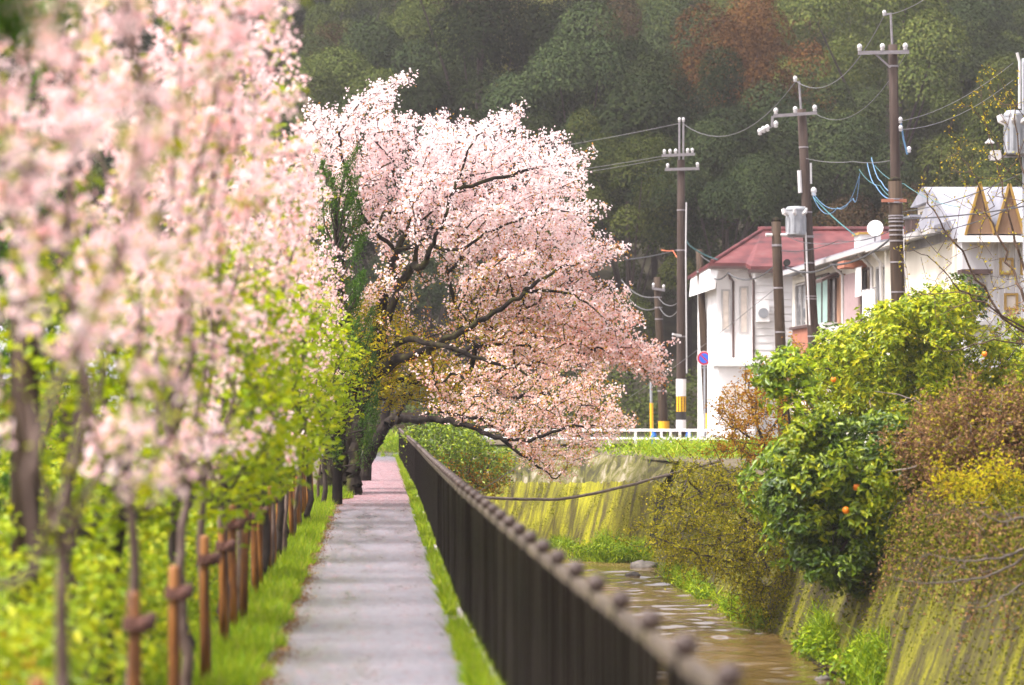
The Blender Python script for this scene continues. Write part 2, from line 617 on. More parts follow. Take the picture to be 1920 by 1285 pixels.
# -- wet asphalt: puddled sheen, with fallen petals thick where the cherries overhang
def path_material():
    m, nt, o = new_mat('wet_path')
    L = nt.links.new
    tc = nt.nodes.new('ShaderNodeTexCoord')
    n1 = nt.nodes.new('ShaderNodeTexNoise')
    n1.inputs['Scale'].default_value = 90
    n1.inputs['Detail'].default_value = 4
    mp = nt.nodes.new('ShaderNodeMapping')
    mp.inputs['Scale'].default_value = (3.0, .38, 1)
    n2 = nt.nodes.new('ShaderNodeTexNoise')
    n2.inputs['Scale'].default_value = 1.1
    n2.inputs['Detail'].default_value = 9
    n2.inputs['Roughness'].default_value = .68
    L(tc.outputs['Object'], n1.inputs['Vector'])
    L(tc.outputs['Object'], mp.inputs[0])
    L(mp.outputs[0], n2.inputs['Vector'])
    asph = ramp_node(nt, [(.35, (.088, .080, .098)), (.65, (.185, .170, .200))])
    L(n1.outputs[0], asph.inputs[0])
    # petals: voronoi specks kept where a random cell value is under the local cover
    vo = nt.nodes.new('ShaderNodeTexVoronoi')
    vo.inputs['Scale'].default_value = 28
    L(tc.outputs['Object'], vo.inputs['Vector'])
    sx = nt.nodes.new('ShaderNodeSeparateXYZ')
    L(tc.outputs['Object'], sx.inputs[0])
    cov = nt.nodes.new('ShaderNodeMapRange')
    cov.inputs[1].default_value = 49.0
    cov.inputs[2].default_value = 56.0
    cov.inputs[3].default_value = .05
    cov.inputs[4].default_value = .80
    L(sx.outputs['Y'], cov.inputs[0])
    cov2 = nt.nodes.new('ShaderNodeMapRange')
    cov2.inputs[1].default_value = 84.0
    cov2.inputs[2].default_value = 90.0
    cov2.inputs[3].default_value = 1.0
    cov2.inputs[4].default_value = 0.05
    L(sx.outputs['Y'], cov2.inputs[0])
    mu = nt.nodes.new('ShaderNodeMath')
    mu.operation = 'MULTIPLY'
    L(cov.outputs[0], mu.inputs[0])
    L(cov2.outputs[0], mu.inputs[1])
    sc = nt.nodes.new('ShaderNodeSeparateColor')
    L(vo.outputs['Color'], sc.inputs[0])
    lt = nt.nodes.new('ShaderNodeMath')
    lt.operation = 'LESS_THAN'
    L(sc.outputs[0], lt.inputs[0])
    L(mu.outputs[0], lt.inputs[1])
    mx = nt.nodes.new('ShaderNodeMix')
    mx.data_type = 'RGBA'
    L(lt.outputs[0], mx.inputs[0])
    L(asph.outputs[0], mx.inputs[6])
    pk = ramp_node(nt, [(0, (.15, .072, .078)), (1, (.30, .17, .18))])
    L(sc.outputs[1], pk.inputs[0])
    L(pk.outputs[0], mx.inputs[7])
    rr = nt.nodes.new('ShaderNodeMapRange')
    rr.inputs[1].default_value = .38
    rr.inputs[2].default_value = .62
    rr.inputs[3].default_value = .30
    rr.inputs[4].default_value = .55
    L(n2.outputs[0], rr.inputs[0])
    ad = nt.nodes.new('ShaderNodeMath')
    ad.operation = 'MULTIPLY_ADD'
    L(lt.outputs[0], ad.inputs[0])
    ad.inputs[1].default_value = .35
    L(rr.outputs[0], ad.inputs[2])
    b = nt.nodes.new('ShaderNodeBsdfPrincipled')
    b.inputs['Specular IOR Level'].default_value = .5
    cr = nt.nodes.new('ShaderNodeMapRange')
    cr.inputs[1].default_value = .36
    cr.inputs[2].default_value = .60
    cr.inputs[3].default_value = .24
    cr.inputs[4].default_value = .46
    L(n2.outputs[0], cr.inputs[0])
    L(cr.outputs[0], b.inputs['Coat Roughness'])
    inv = nt.nodes.new('ShaderNodeMath')
    inv.operation = 'MULTIPLY_ADD'
    inv.inputs[1].default_value = -.9
    inv.inputs[2].default_value = 1.0
    L(lt.outputs[0], inv.inputs[0])
    L(inv.outputs[0], b.inputs['Coat Weight'])
    b.inputs['Coat IOR'].default_value = 1.45
    L(mx.outputs[2], b.inputs['Base Color'])
    L(ad.outputs[0], b.inputs['Roughness'])
    bp = nt.nodes.new('ShaderNodeBump')
    bp.inputs['Strength'].default_value = .12
    bp.inputs['Distance'].default_value = .003
    L(n1.outputs[0], bp.inputs['Height'])
    L(bp.outputs[0], b.inputs['Normal'])
    L(b.outputs[0], o.inputs['Surface'])
    return m


M['path'] = path_material()


def moss_material(name, wet, cols):
    """moss in streaks down a wall; UV: u along the wall in metres, v down the slope"""
    m, nt, o = new_mat(name)
    L = nt.links.new
    uv = nt.nodes.new('ShaderNodeUVMap')
    mp = nt.nodes.new('ShaderNodeMapping')
    mp.inputs['Scale'].default_value = (1.9, .62, 1)
    nz = nt.nodes.new('ShaderNodeTexNoise')
    nz.inputs['Scale'].default_value = 1.0
    nz.inputs['Detail'].default_value = 8
    nz.inputs['Roughness'].default_value = .66
    nz.inputs['Distortion'].default_value = .9
    L(uv.outputs[0], mp.inputs[0])
    L(mp.outputs[0], nz.inputs['Vector'])
    r = ramp_node(nt, cols)
    L(nz.outputs[0], r.inputs[0])
    n2 = nt.nodes.new('ShaderNodeTexNoise')
    n2.inputs['Scale'].default_value = 1.3
    n2.inputs['Detail'].default_value = 6
    L(uv.outputs[0], n2.inputs['Vector'])
    mx = nt.nodes.new('ShaderNodeMix')
    mx.data_type = 'RGBA'
    mx.blend_type = 'OVERLAY'
    mx.inputs[0].default_value = .55
    L(r.outputs[0], mx.inputs[6])
    L(n2.outputs[0], mx.inputs[7])
    n3 = nt.nodes.new('ShaderNodeTexNoise')
    n3.inputs['Scale'].default_value = 22
    n3.inputs['Detail'].default_value = 5
    L(uv.outputs[0], n3.inputs['Vector'])
    m3 = nt.nodes.new('ShaderNodeMix')
    m3.data_type = 'RGBA'
    m3.blend_type = 'OVERLAY'
    m3.inputs[0].default_value = .8
    L(mx.outputs[2], m3.inputs[6])
    L(n3.outputs[0], m3.inputs[7])
    ad = nt.nodes.new('ShaderNodeMath')
    L(nz.outputs[0], ad.inputs[0])
    L(n3.outputs[0], ad.inputs[1])
    bp = nt.nodes.new('ShaderNodeBump')
    bp.inputs['Strength'].default_value = .8
    bp.inputs['Distance'].default_value = .018
    L(ad.outputs[0], bp.inputs['Height'])
    b = nt.nodes.new('ShaderNodeBsdfPrincipled')
    b.inputs['Roughness'].default_value = wet
    b.inputs['Specular IOR Level'].default_value = .3
    L(m3.outputs[2], b.inputs['Base Color'])
    L(bp.outputs[0], b.inputs['Normal'])
    L(b.outputs[0], o.inputs['Surface'])
    return m


M['moss_wall'] = moss_material('moss_wall', .75, [(.30, (.016, .011, .007)), (.42, (.040, .031, .011)), (.50, (.075, .068, .007)), (.58, (.13, .125, .004)), (.67, (.19, .18, .005)), (.78, (.28, .24, .09))])
M['moss_far'] = moss_material('moss_far', .75, [(.30, (.03, .022, .008)), (.41, (.075, .062, .008)), (.49, (.14, .13, .005)), (.58, (.22, .21, .004)), (.68, (.30, .27, .005)), (.78, (.34, .26, .03))])
M['stain_wall'] = moss_material('stain_wall', .8, [(.30, (.018, .016, .012)), (.42, (.05, .046, .016)), (.50, (.10, .095, .012)), (.58, (.17, .15, .08)), (.70, (.32, .28, .21))])


def water_material():
    m, nt, o = new_mat('stream_water')
    L = nt.links.new
    tc = nt.nodes.new('ShaderNodeTexCoord')
    mp = nt.nodes.new('ShaderNodeMapping')
    mp.inputs['Scale'].default_value = (2.4, 1.1, 1)
    nz = nt.nodes.new('ShaderNodeTexNoise')
    nz.inputs['Scale'].default_value = 3.4
    nz.inputs['Detail'].default_value = 5
    nz.inputs['Roughness'].default_value = .5
    L(tc.outputs['Object'], mp.inputs[0])
    L(mp.outputs[0], nz.inputs['Vector'])
    bp = nt.nodes.new('ShaderNodeBump')
    bp.inputs['Strength'].default_value = .8
    bp.inputs['Distance'].default_value = .006
    L(nz.outputs[0], bp.inputs['Height'])
    n2 = nt.nodes.new('ShaderNodeTexNoise')
    n2.inputs['Scale'].default_value = .5
    n2.inputs['Detail'].default_value = 4
    L(tc.outputs['Object'], n2.inputs['Vector'])
    r = ramp_node(nt, [(.35, (.07, .040, .012)), (.65, (.14, .088, .034))])
    L(n2.outputs[0], r.inputs[0])
    b = nt.nodes.new('ShaderNodeBsdfPrincipled')
    b.inputs['Roughness'].default_value = .10
    b.inputs['Specular IOR Level'].default_value = .7
    L(r.outputs[0], b.inputs['Base Color'])
    L(bp.outputs[0], b.inputs['Normal'])
    L(b.outputs[0], o.inputs['Surface'])
    return m


M['water'] = water_material()

# ------------------------------------------------------------------ terrain
FENCE = np.array([(5, .945), (8.3, .905), (10.6, .87), (14.3, .81), (18.75, .756), (26.5, .685), (33, .69), (44, .71), (60, .73), (75, .67), (90, .62)])
FTOP = np.array([(5, 1.0), (27, 1.0), (44, .90), (60, .84), (90, .82)])


def fx(d):
    return np.interp(d, FENCE[:, 0], FENCE[:, 1])


def ft(d):
    return np.interp(d, FTOP[:, 0], FTOP[:, 1])


WZ = -1.6                                                       # water level


def sheet(name, rows, mat, kind='structure'):
    """a strip through rows of points (each row the same length)"""
    rows = [np.asarray(r, float) for r in rows]
    k = len(rows[0])
    V = np.vstack(rows)
    F = []
    for i in range(len(rows) - 1):
        for j in range(k - 1):
            F.append((i * k + j, i * k + j + 1, (i + 1) * k + j + 1, (i + 1) * k + j))
    return obj(name, V, F, mat, origin=(0, 0, 0), kind=kind)


ds = np.linspace(-30, 84, 60)
sheet('left_ground', [[(-400, d, -.012), (-40, d, -.012), (fx(d) + .12, d, -.012)] for d in ds], M['dirt'])
sheet('canal_side', [[(fx(d) + .12, d, -.012), (fx(d) + .14, d, -.5), (fx(d) + .2, d, -2.0)] for d in ds], M['concrete'])
# left bank of the canal beyond 84 m and the ground all round
sheet('far_ground', [[(-400, y, -.016), (-30, y, -.016), (.74, y, -.016)] for y in (84, 100, 118)] + [], M['dirt'])
RW = [(-30, 5.55), (20, 5.55), (40, 5.5), (55, 5.45), (66, 5.4)]    # foot of the right wall
FARW = [(5.4, 66.0), (3.9, 72.6), (2.4, 79.0), (1.2, 84.0)]          # foot of the wall across the bend
sheet('right_ground', [[(6.35, -30, .42), (60, -30, .5), (400, -30, .6)], [(6.35, 66, .42), (60, 66, .5), (400, 66, .6)]], M['dirt'])
sheet('bank_ground', [[(6.35, 66, .42), (60, 66, .5), (400, 66, .6)], [(4.75, 73.2, .40), (60, 80, .5), (400, 80, .6)], [(3.2, 79.8, .34), (60, 90, .5), (400, 90, .6)],
                      [(1.6, 85.4, .30), (60, 95, .5), (400, 95, .6)], [(.74, 88, .25), (60, 118, .5), (400, 118, .6)], [(.74, 118, .3), (60, 125, .5), (400, 125, .6)]], M['dirt'])
sheet('canal_bed', [[(.5, -30, -2.0), (6, -30, -2.0)], [(.5, 90, -2.0), (6, 90, -2.0)]], M['dirt'])

# hill
hx = np.linspace(-260, 300, 57)
hy = np.concatenate([np.linspace(117, 240, 26), [270, 320, 420, 700]])


def hill_z(x, y):
    t = np.clip((y - 119) / 105, 0, 1)
    z = 22.5 * (t ** 1.05) + np.clip(y - 224, 0, 60) * .06
    z = z + 1.2 * np.sin(x * .09 + 1) * t + .8 * np.sin(x * .21 + y * .13) * t
    z = np.where(y > 300, z - (y - 300) * .11, z)
    return z + .2


sheet('hill', [[(x, y, float(hill_z(x, y))) for x in hx] for y in hy], M['forest_floor'])

# path
pl = [(-30, -.72), (20, -.70), (54.4, -.70), (55.2, -.46), (70, -.44), (94, -.45)]
pr = [(-30, .54), (20, .545), (30, .57), (44, .57), (57, .58), (75, .565), (94, .57)]
dd = np.concatenate([np.linspace(-10, 54.4, 60), [55.2], np.linspace(56, 94, 30)])
EDGE = []
for d in dd:
    a = np.interp(d, *zip(*pl)) + R.normal() * .014
    b = np.interp(d, *zip(*pr)) + R.normal() * .010
    EDGE.append((a, b))
V = []
for d, (a, b) in zip(dd, EDGE):
    for t in np.linspace(0, 1, 9):
        V.append((a + (b - a) * t, d, .010 * (1 - (2 * t - 1) ** 2) - .004 + .004))
F = [(i * 9 + j, i * 9 + j + 1, (i + 1) * 9 + j + 1, (i + 1) * 9 + j) for i in range(len(dd) - 1) for j in range(8)]
obj('path', V, F, M['path'], origin=(0, 0, 0), kind='structure')
sheet('side_road', [[(-6, 94, .004), (0, 94, .004), (.74, 94, .004)], [(-6, 100.5, .004), (0, 100.5, .004), (.74, 100.5, .004)]], M['road'])
sheet('street', [[(3.2, 92.5, .52), (30, 97.2, .56)], [(1.5, 99.5, .52), (30, 104, .56)]], M['road'])


# walls of the canal (a grid with real ribs and hollows; uv in metres)
def wall_grid(name, foot, top, zf, zt, mat, nu, nv, label, amp=.035, face=1):
    """foot/top: lists of (x, y); zf, zt: heights along them"""
    foot, top = np.array(foot, float), np.array(top, float)
    s = np.concatenate([[0], np.cumsum(np.linalg.norm(np.diff(foot, axis=0), axis=1))])
    us = np.linspace(0, s[-1], nu)
    g = lambda arr: np.stack([np.interp(us, s, arr[:, k]) for k in range(2)], 1)
    A, B = g(foot), g(top)
    za, zb = np.interp(us, s, zf), np.interp(us, s, zt)
    vs = np.linspace(0, 1, nv)
    ph = R.random(12) * 6
    fr = R.uniform(.6, 9, 12)
    rib = sum(np.sin(us * f + p) / (1 + .08 * f) for f, p in zip(fr, ph)) / 5
    V, UV = [], []
    nrm = np.array([A[0, 1] - A[-1, 1], A[-1, 0] - A[0, 0]])
    nrm = nrm / np.linalg.norm(nrm) * face
    for i, u in enumerate(us):
        for j, v in enumerate(vs):
            h = rib[i] * amp + .6 * amp * math.sin(u * 1.1 + v * 5 + ph[0]) + .5 * amp * math.sin(u * 3.7 - v * 9 + ph[1]) + R.normal() * amp * .18
            q = A[i] * (1 - v) + B[i] * v + nrm * h * (0 if j == nv - 1 else 1)
            V.append((q[0], q[1], za[i] * (1 - v) + zb[i] * v + (R.normal() * .02 if j == nv - 1 else 0)))
            UV.append((u, v * 2.2))
    F = np.array([(i * nv + j, (i + 1) * nv + j, (i + 1) * nv + j + 1, i * nv + j + 1) for i in range(nu - 1) for j in range(nv - 1)])
    o = obj(name, V, F, mat, origin=(A[0, 0], A[0, 1], 0), smooth=True)
    me = o.data
    uvl = me.uv_layers.new(name='UVMap')
    uvl.data.foreach_set('uv', np.array(UV, np.float32)[F.ravel()].ravel())
    tag(o, label, 'wall')
    return o


wall_grid('retaining_wall', [(x, y) for y, x in RW], [(x + .85, y) for y, x in RW], [-2.1] * 5, [.45] * 5, M['moss_wall'], 420, 16,
          'long mossy yellow-green sloping canal wall below the evergreen bushes', .016)
wall_grid('retaining_wall', FARW, [(5.9, 66.6), (4.35, 73.0), (2.85, 79.5), (1.5, 84.8)], [-2.1] * 4, [.0, -.2, -.36, -.40], M['moss_far'], 160, 12,
          'bright mossy sloping canal wall across the bend below the hanging cable', .022)
wall_grid('concrete_wall', [(5.95, 66.68), (4.4, 73.08), (2.9, 79.58), (1.55, 84.88)], [(6.3, 66.9), (4.55, 73.25), (3.02, 79.75), (1.6, 85.3)], [-.03, -.23, -.39, -.43], [.48, .44, .37, .34], M['stain_wall'], 120, 6,
          'pale stained concrete wall with dark streaks above the mossy bend', .012)

def wall_weeds(label, n, fn, size, mat):
    # patchy small leaves hugging a sloping wall; fn(t, v) gives a point on it
    t, v = R.random(n), R.random(n)
    pat = sum(np.sin(t * a + v * b_ + c) for a, b_, c in zip(R.uniform(15, 90, 9), R.uniform(2, 9, 9), R.random(9) * 6)) / 3
    k = pat + R.normal(size=n) * .5 > .45 - .5 * (v - .5)
    p = fn(t[k], v[k])
    V, F, r = leaves(p, R.uniform(.5, 1.3, k.sum()) * size, np.array([-.6, -.3, .6]), .7, .55)
    tag(obj('wall_weeds', V, F, M[mat], origin=(5, 30, 0), rnd=r, kind='stuff'), label, 'weeds')


def near_face(t, v):
    d_ = 24 + 42 * t ** 1.3
    return np.stack([wall_xx(d_) + .85 * v - .035, d_, -2.1 + 2.55 * v + .01], 1)


def wall_xx(d_):
    return np.interp(d_, [r[0] for r in RW], [r[1] for r in RW])


def far_face(t, v):
    fa = np.array(FARW)
    x = np.interp(t, [0, .36, .71, 1], fa[:, 0])
    y = np.interp(t, [0, .36, .71, 1], fa[:, 1])
    return np.stack([x + .42 * v - .02, y + .42 * v - .03, -1.7 + 1.45 * v], 1)


# water with real ripples
nx, ny = 80, 1000
xs = np.linspace(.7, 6.0, nx)
ys = np.linspace(14, 84, ny)
X, Y = np.meshgrid(xs, ys)
Z = np.full_like(X, WZ)
for k in range(44):
    f = R.uniform(2.5, 22)
    a = R.normal(0, .7) + PI / 2
    Z += .0175 / f * np.sin(f * (X * math.cos(a) + Y * math.sin(a)) + R.random() * 6)
F = np.array([(i * nx + j, i * nx + j + 1, (i + 1) * nx + j + 1, (i + 1) * nx + j) for i in range(ny - 1) for j in range(nx - 1)])
o = obj('water', np.stack([X, Y, Z], -1).reshape(-1, 3), F, M['water'], origin=(0, 0, 0), smooth=True, kind='structure')

# ------------------------------------------------------------------ canal fence: posts with round caps, rails, close pickets
fence = thing('canal_fence', 'long dark brown picket fence with pale round post caps beside the wet path', 'fence', (.9, 8, 0))
fo = ORIG[fence.name]


def frot(d):
    e = .3
    return math.atan2(-(fx(d + e) - fx(d - e)), 2 * e)


post_me = MB().box((-.028, -.028, 0), (.028, .028, 1.0)).data('post', M['fence'])
cap_me = MB().lathe((0, 0, 0), [(.020, 0), (.026, .010), (.036, .022), (.039, .036), (.034, .052), (.020, .064), (.001, .069)], 12).data('post_cap', M['fence_cap'], True)
d = 6.2
while d < 90:
    h = ft(d)
    p = inst('post', post_me, fence, np.array([fx(d), d, 0]) - fo, (0, 0, frot(d)), (1, 1, h))
    c = inst('post_cap', cap_me, p, (0, 0, 1.0), (0, 0, 0), (1, 1, 1 / h))
    d += 1.02
for nm, dz, w, hh, mat in (('top_rail', -.02, .048, .04, 'fence_rail'), ('middle_rail', -.45, .03, .04, 'fence'), ('bottom_rail', -.86, .03, .04, 'fence')):
    b = MB()
    gs = np.linspace(5.4, 90, 120)
    for a, c in zip(gs[:-1], gs[1:]):
        za, zc = (ft(a) + dz, ft(c) + dz) if nm != 'bottom_rail' else (.10, .10)
        b.obox((fx(a) + (.02 if nm != 'top_rail' else 0), a, za), (fx(c) + (.02 if nm != 'top_rail' else 0), c, zc), w, hh)
    b.obj(nm, M[mat], fence)
pick_me = MB().box((-.008, -.040, .05), (.008, .040, .955)).data('picket', M['fence'])
d = 6.0
npk = 0
far = MB()
while d < 90:
    h = ft(d) * (1 + R.normal() * .004)
    if npk < 300 and d > 7:
        inst('picket', pick_me, fence, np.array([fx(d) - .014 + R.normal() * .002, d, 0]) - fo, (0, R.normal() * .006, frot(d) + R.normal() * .03), (1, 1, h))
        npk += 1
    else:
        far.box((fx(d) - .02, d - .04, .05), (fx(d) - .006, d + .04, .955 * h))
    d += .095
far.obj('picket_run', M['fence'], fence, kind='stuff')
# low kerb under the fence, in cast lengths
for k, a in enumerate(np.arange(6, 89, 2.0)):
    b = MB()
    ws = [(-.05, 0), (.09, 0), (.09, .055), (-.05, .06)]
    p0, p1 = fx(a + .02), fx(a + 1.97)
    V = [(p0 + x, a + .02, z - .01) for x, z in ws] + [(p1 + x, a + 1.97, z - .01) for x, z in ws]
    b.add(V, [(0, 1, 2, 3), (7, 6, 5, 4), (0, 4, 5, 1), (1, 5, 6, 2), (2, 6, 7, 3), (3, 7, 4, 0)])
    b.obj('kerb_block', M['concrete'], fence)

# ------------------------------------------------------------------ the two big cherry trees
crown = [(545, 330), (575, 262), (590, 205), (640, 190), (690, 152), (768, 155), (720, 182), (760, 222), (800, 228), (838, 214), (880, 230), (978, 205), (985, 222), (960, 252), (1010, 262), (1060, 262), (1052, 282),
         (1105, 292), (1085, 338), (1060, 350), (1090, 372), (1136, 396), (1112, 412), (1100, 440), (1150, 446), (1172, 470), (1150, 520), (1168, 560), (1195, 600), (1248, 660), (1250, 716), (1215, 722), (1190, 690),
         (1130, 690), (1080, 700), (1000, 690), (930, 710), (850, 745), (760, 740), (690, 735), (640, 690), (590, 600), (560, 500), (540, 420)]
s1 = Skel()
D1 = 58.5
s1.limb([P(639, 950, D1), P(640, 925, D1), P(645, 880, D1), P(655, 820, D1), P(672, 765, D1 + .1)], [.46, .40, .31, .27, .24], sub=5)
fork = s1.n - 1
l1 = s1.limb([P(690, 700, D1 + .2), P(706, 620, D1), P(730, 520, D1 - .3), P(748, 470, D1 - .4), P(775, 400, D1 - .5)], [.17, .11, .075, .055, .03], fork)
s1.limb([P(720, 690, D1 - .8), P(800, 655, D1 - 1.6), P(885, 612, D1 - 2.2), P(950, 572, D1 - 2.4), P(1010, 545, D1 - 2.4), P(1090, 560, D1 - 2), P(1150, 620, D1 - 1.4)], [.11, .066, .054, .042, .03, .018, .010], fork)
k = s1.nearest(P(985, 558, D1 - 2.4))
s1.limb([P(1000, 535, D1 - 2.4), P(1060, 500, D1 - 2), P(1120, 490, D1 - 1.2)], [.035, .022, .012], k)
s1.limb([P(660, 650, D1 - .6), P(640, 560, D1 - .8), P(640, 460, D1 - .6), P(655, 370, D1 - .6), P(720, 330, D1)], [.10, .07, .05, .035, .018], fork)
s1.limb([P(770, 505, D1 + .6), P(790, 500, D1 - 1.4), P(820, 440, D1 - 2.2), P(850, 360, D1 - 2.4), P(885, 270, D1 - 2.2), P(930, 225, D1 - 1.8)], [.08, .06, .034, .028, .018, .009], s1.nearest(P(706, 620, D1)))
k = s1.nearest(P(850, 360, D1 - 2.4))
s1.limb([P(910, 340, D1 - 2.2), P(990, 320, D1 - 1.8), P(1070, 310, D1 - 1)], [.035, .025, .012], k)
s1.limb([P(750, 640, D1 - .9), P(830, 650, D1 - 2.2), P(920, 680, D1 - 2.5), P(990, 705, D1 - 2.5)], [.06, .045, .032, .018], s1.nearest(P(690, 700, D1 + .2)))
s1.limb([P(800, 460, D1 - 1.2), P(860, 470, D1 - 1.6), P(930, 430, D1 - 2), P(1010, 400, D1 - 2.2), P(1090, 395, D1 - 2.2)], [.045, .032, .022, .014, .008], s1.nearest(P(748, 470, D1 - .4)))
s1.limb([P(690, 420, D1 - .8), P(650, 330, D1 - 1), P(640, 250, D1 - 1), P(690, 180, D1 - .8), P(750, 160, D1 - .6)], [.04, .028, .02, .013, .007], s1.nearest(P(748, 470, D1 - .4)))
s1.limb([P(790, 330, D1 + .6), P(760, 270, D1 + .8), P(720, 230, D1 + .8)], [.04, .03, .015], s1.nearest(P(820, 440, D1 + .2)))
core = np.array([700.0, 600.0])
ends = poly_points(crown, 900, D1, 2.3)
ex = np.stack([ends[:, 0] / ends[:, 1] * F_PX + 708, 745 - (ends[:, 2] - EYE) / ends[:, 1] * F_PX], 1)
far_ = np.argsort(-np.linalg.norm((ex - core) * [1, 1.15], axis=1) * R.uniform(.72, 1, len(ex)))[:150]
tg = []
for q in ends[far_]:
    c0 = P(core[0], core[1], D1)
    for f in np.linspace(R.uniform(.35, .6), 1, 8):
        tg.append(c0 + (q - c0) * f + np.array([0, 0, .35 * math.sin(PI * f)]) + R.normal(size=3) * np.array([.09, .14, .07]))
for ax_, ay_, bx_, by_, dq_ in ((640, 230, 770, 152, -.8), (600, 300, 585, 205, -.6), (700, 260, 800, 226, -1), (840, 300, 985, 203, -1.2), (930, 300, 1062, 260, -.8), (960, 330, 1108, 291, -.4), (980, 400, 1092, 345, 0), (1000, 430, 1138, 395, -1.4),
                               (1010, 470, 1105, 440, .4), (1030, 500, 1176, 468, -1), (1010, 560, 1165, 545, -.6), (1060, 590, 1200, 600, -1.2), (1080, 600, 1252, 690, -1.4), (1100, 620, 1246, 722, -1.1), (1060, 640, 1190, 690, -1.5), (980, 680, 1130, 690, -2),
                               (900, 640, 1050, 640, -2.2), (850, 700, 960, 745, -2), (780, 690, 860, 760, -2), (620, 420, 548, 360, -1), (620, 520, 560, 500, -1.2), (860, 420, 960, 400, -2.3), (900, 520, 1010, 480, -2.4), (760, 380, 860, 320, -2.3)):
    for f in np.linspace(0, 1, 13):
        for k in range(2):
            tg.append(P(ax_ + (bx_ - ax_) * f, ay_ + (by_ - ay_) * f - 14 * math.sin(PI * f), D1 + dq_) + R.normal(size=3) * np.array([.06, .15, .07]) * (1.15 - .6 * f))
tg = np.vstack([np.array(tg), poly_points(crown, 420, D1, 2.1)])
s1.grow(tg, .3, .035, .03)
s1.solve(.0055, .46, .05)
t1 = thing('cherry_tree', 'big spreading cherry tree covered in pale pink blossom leaning over the fence', 'tree', P(640, 925, D1))
V, F = s1.mesh(7, .0)
obj('trunk', V, F, M['bark_moss'], t1, smooth=True)
pts = s1.scatter(40, .07, .03)
pts = np.repeat(pts, 4, 0) + R.normal(size=(len(pts) * 4, 3)) * .034
pxs = pts[:, 0] / pts[:, 1] * F_PX + 708
pys = 745 - (pts[:, 2] - EYE) / pts[:, 1] * F_PX
# the leafier heart of the crown: fewer flowers, more young leaves
heart = np.exp(-(((pxs - 800) / 190) ** 2 + ((pys - 640) / 110) ** 2))
keep = R.random(len(pts)) > .72 * heart
flow = pts[keep]
fpx = flow[:, 0] / flow[:, 1] * F_PX + 708
fpy = 745 - (flow[:, 2] - EYE) / flow[:, 1] * F_PX
peach = R.random(len(flow)) < np.clip((fpy - 430) / 330, .02, .75)
for nm, kk, mm in (('blossom', ~peach, 'petal'), ('peach_blossom', peach, 'petal_salmon')):
    V, F, r = leaves(flow[kk], R.uniform(.035, .065, kk.sum()), np.array([0, -.25, .35]), 1.0, .95, None, .12)
    obj(nm, V, F, M[mm], t1, rnd=r, kind='stuff')
pts2 = s1.scatter(42, .07, .03)
pts2 = pts2[R.random(len(pts2)) < np.clip(.25 + (745 - (pts2[:, 2] - EYE) / pts2[:, 1] * F_PX - 250) / 380, .2, 1)]
V, F, r = leaves(pts2, R.uniform(.04, .06, len(pts2)), np.array([0, -.2, .5]), .9, .55)
obj('young_leaves', V, F, M['copper_leaf'], t1, rnd=r, kind='stuff')
pts3 = pts[R.random(len(pts)) < .42 * heart ** .7]
V, F, r = leaves(pts3 + R.normal(size=pts3.shape) * .05, R.uniform(.045, .075, len(pts3)), np.array([0, -.1, .8]), .6, .55)
obj('olive_leaves', V, F, M['olive_leaf'], t1, rnd=r, kind='stuff')

s2 = Skel()
D2 = 67.0
s2.limb([P(662, 950, D2), P(676, 908, D2), P(690, 860, D2), P(712, 815, D2), P(735, 790, D2)], [.24, .20, .14, .12, .11], sub=5)
fork = s2.n - 1
s2.limb([P(765, 786, D2 - .2), P(820, 788, D2 - .6), P(880, 800, D2 - 1), P(940, 826, D2 - 1.2), P(1000, 866, D2 - 1.2), P(1040, 900, D2 - 1)], [.085, .072, .06, .042, .026, .012], fork)
s2.limb([P(760, 750, D2 + .3), P(800, 700, D2 + .6), P(870, 660, D2 + 1), P(960, 650, D2 + 1.2), P(1060, 670, D2 + 1)], [.075, .06, .045, .03, .015], fork)
s2.limb([P(728, 750, D2 + .5), P(742, 690, D2 + .8), P(760, 620, D2 + 1)], [.10, .07, .04], s2.nearest(P(712, 815, D2)))
s2.limb([P(990, 826, D2 - 1.4), P(1060, 800, D2 - 1.8), P(1120, 800, D2 - 2)], [.04, .03, .012], s2.nearest(P(940, 826, D2 - 1.2)))
s2.limb([P(940, 740, D2), P(1020, 740, D2), P(1100, 760, D2), P(1160, 780, D2)], [.05, .04, .025, .01], s2.nearest(P(870, 660, D2 + 1)))
crown2 = [(800, 770), (860, 700), (930, 640), (960, 580), (1040, 590), (1090, 650), (1130, 700), (1170, 735), (1150, 760), (1195, 790), (1170, 820), (1120, 835), (1125, 860), (1075, 870), (1060, 895), (1020, 890), (980, 840), (930, 800), (860, 785)]
s2.grow(poly_points(crown2, 620, D2, 1.7), .3, .04, .02)
s2.solve(.0055, .46, .05)
t2 = thing('cherry_tree', 'smaller cherry tree with dark leaning trunk and low salmon pink boughs', 'tree', P(676, 908, D2))
V, F = s2.mesh(7)
obj('trunk', V, F, M['bark'], t2, smooth=True)
pts = s2.scatter(24, .07, .03)
pts = np.repeat(pts, 4, 0) + R.normal(size=(len(pts) * 4, 3)) * .036
pale = R.random(len(pts)) < .38
for nm, kk, mm in (('blossom', ~pale, 'petal_salmon'), ('pale_blossom', pale, 'petal')):
    V, F, r = leaves(pts[kk], R.uniform(.035, .065, kk.sum()), np.array([0, -.25, .3]), 1.0, .95, None, .12)
    obj(nm, V, F, M[mm], t2, rnd=r, kind='stuff')
pol = s2.scatter(26, .08, .03)
V, F, r = leaves(pol, R.uniform(.045, .07, len(pol)), np.array([0, -.1, .7]), .7, .55)
obj('olive_leaves', V, F, M['olive_leaf'], t2, rnd=r, kind='stuff')
pts2 = s2.scatter(24, .08, .03)
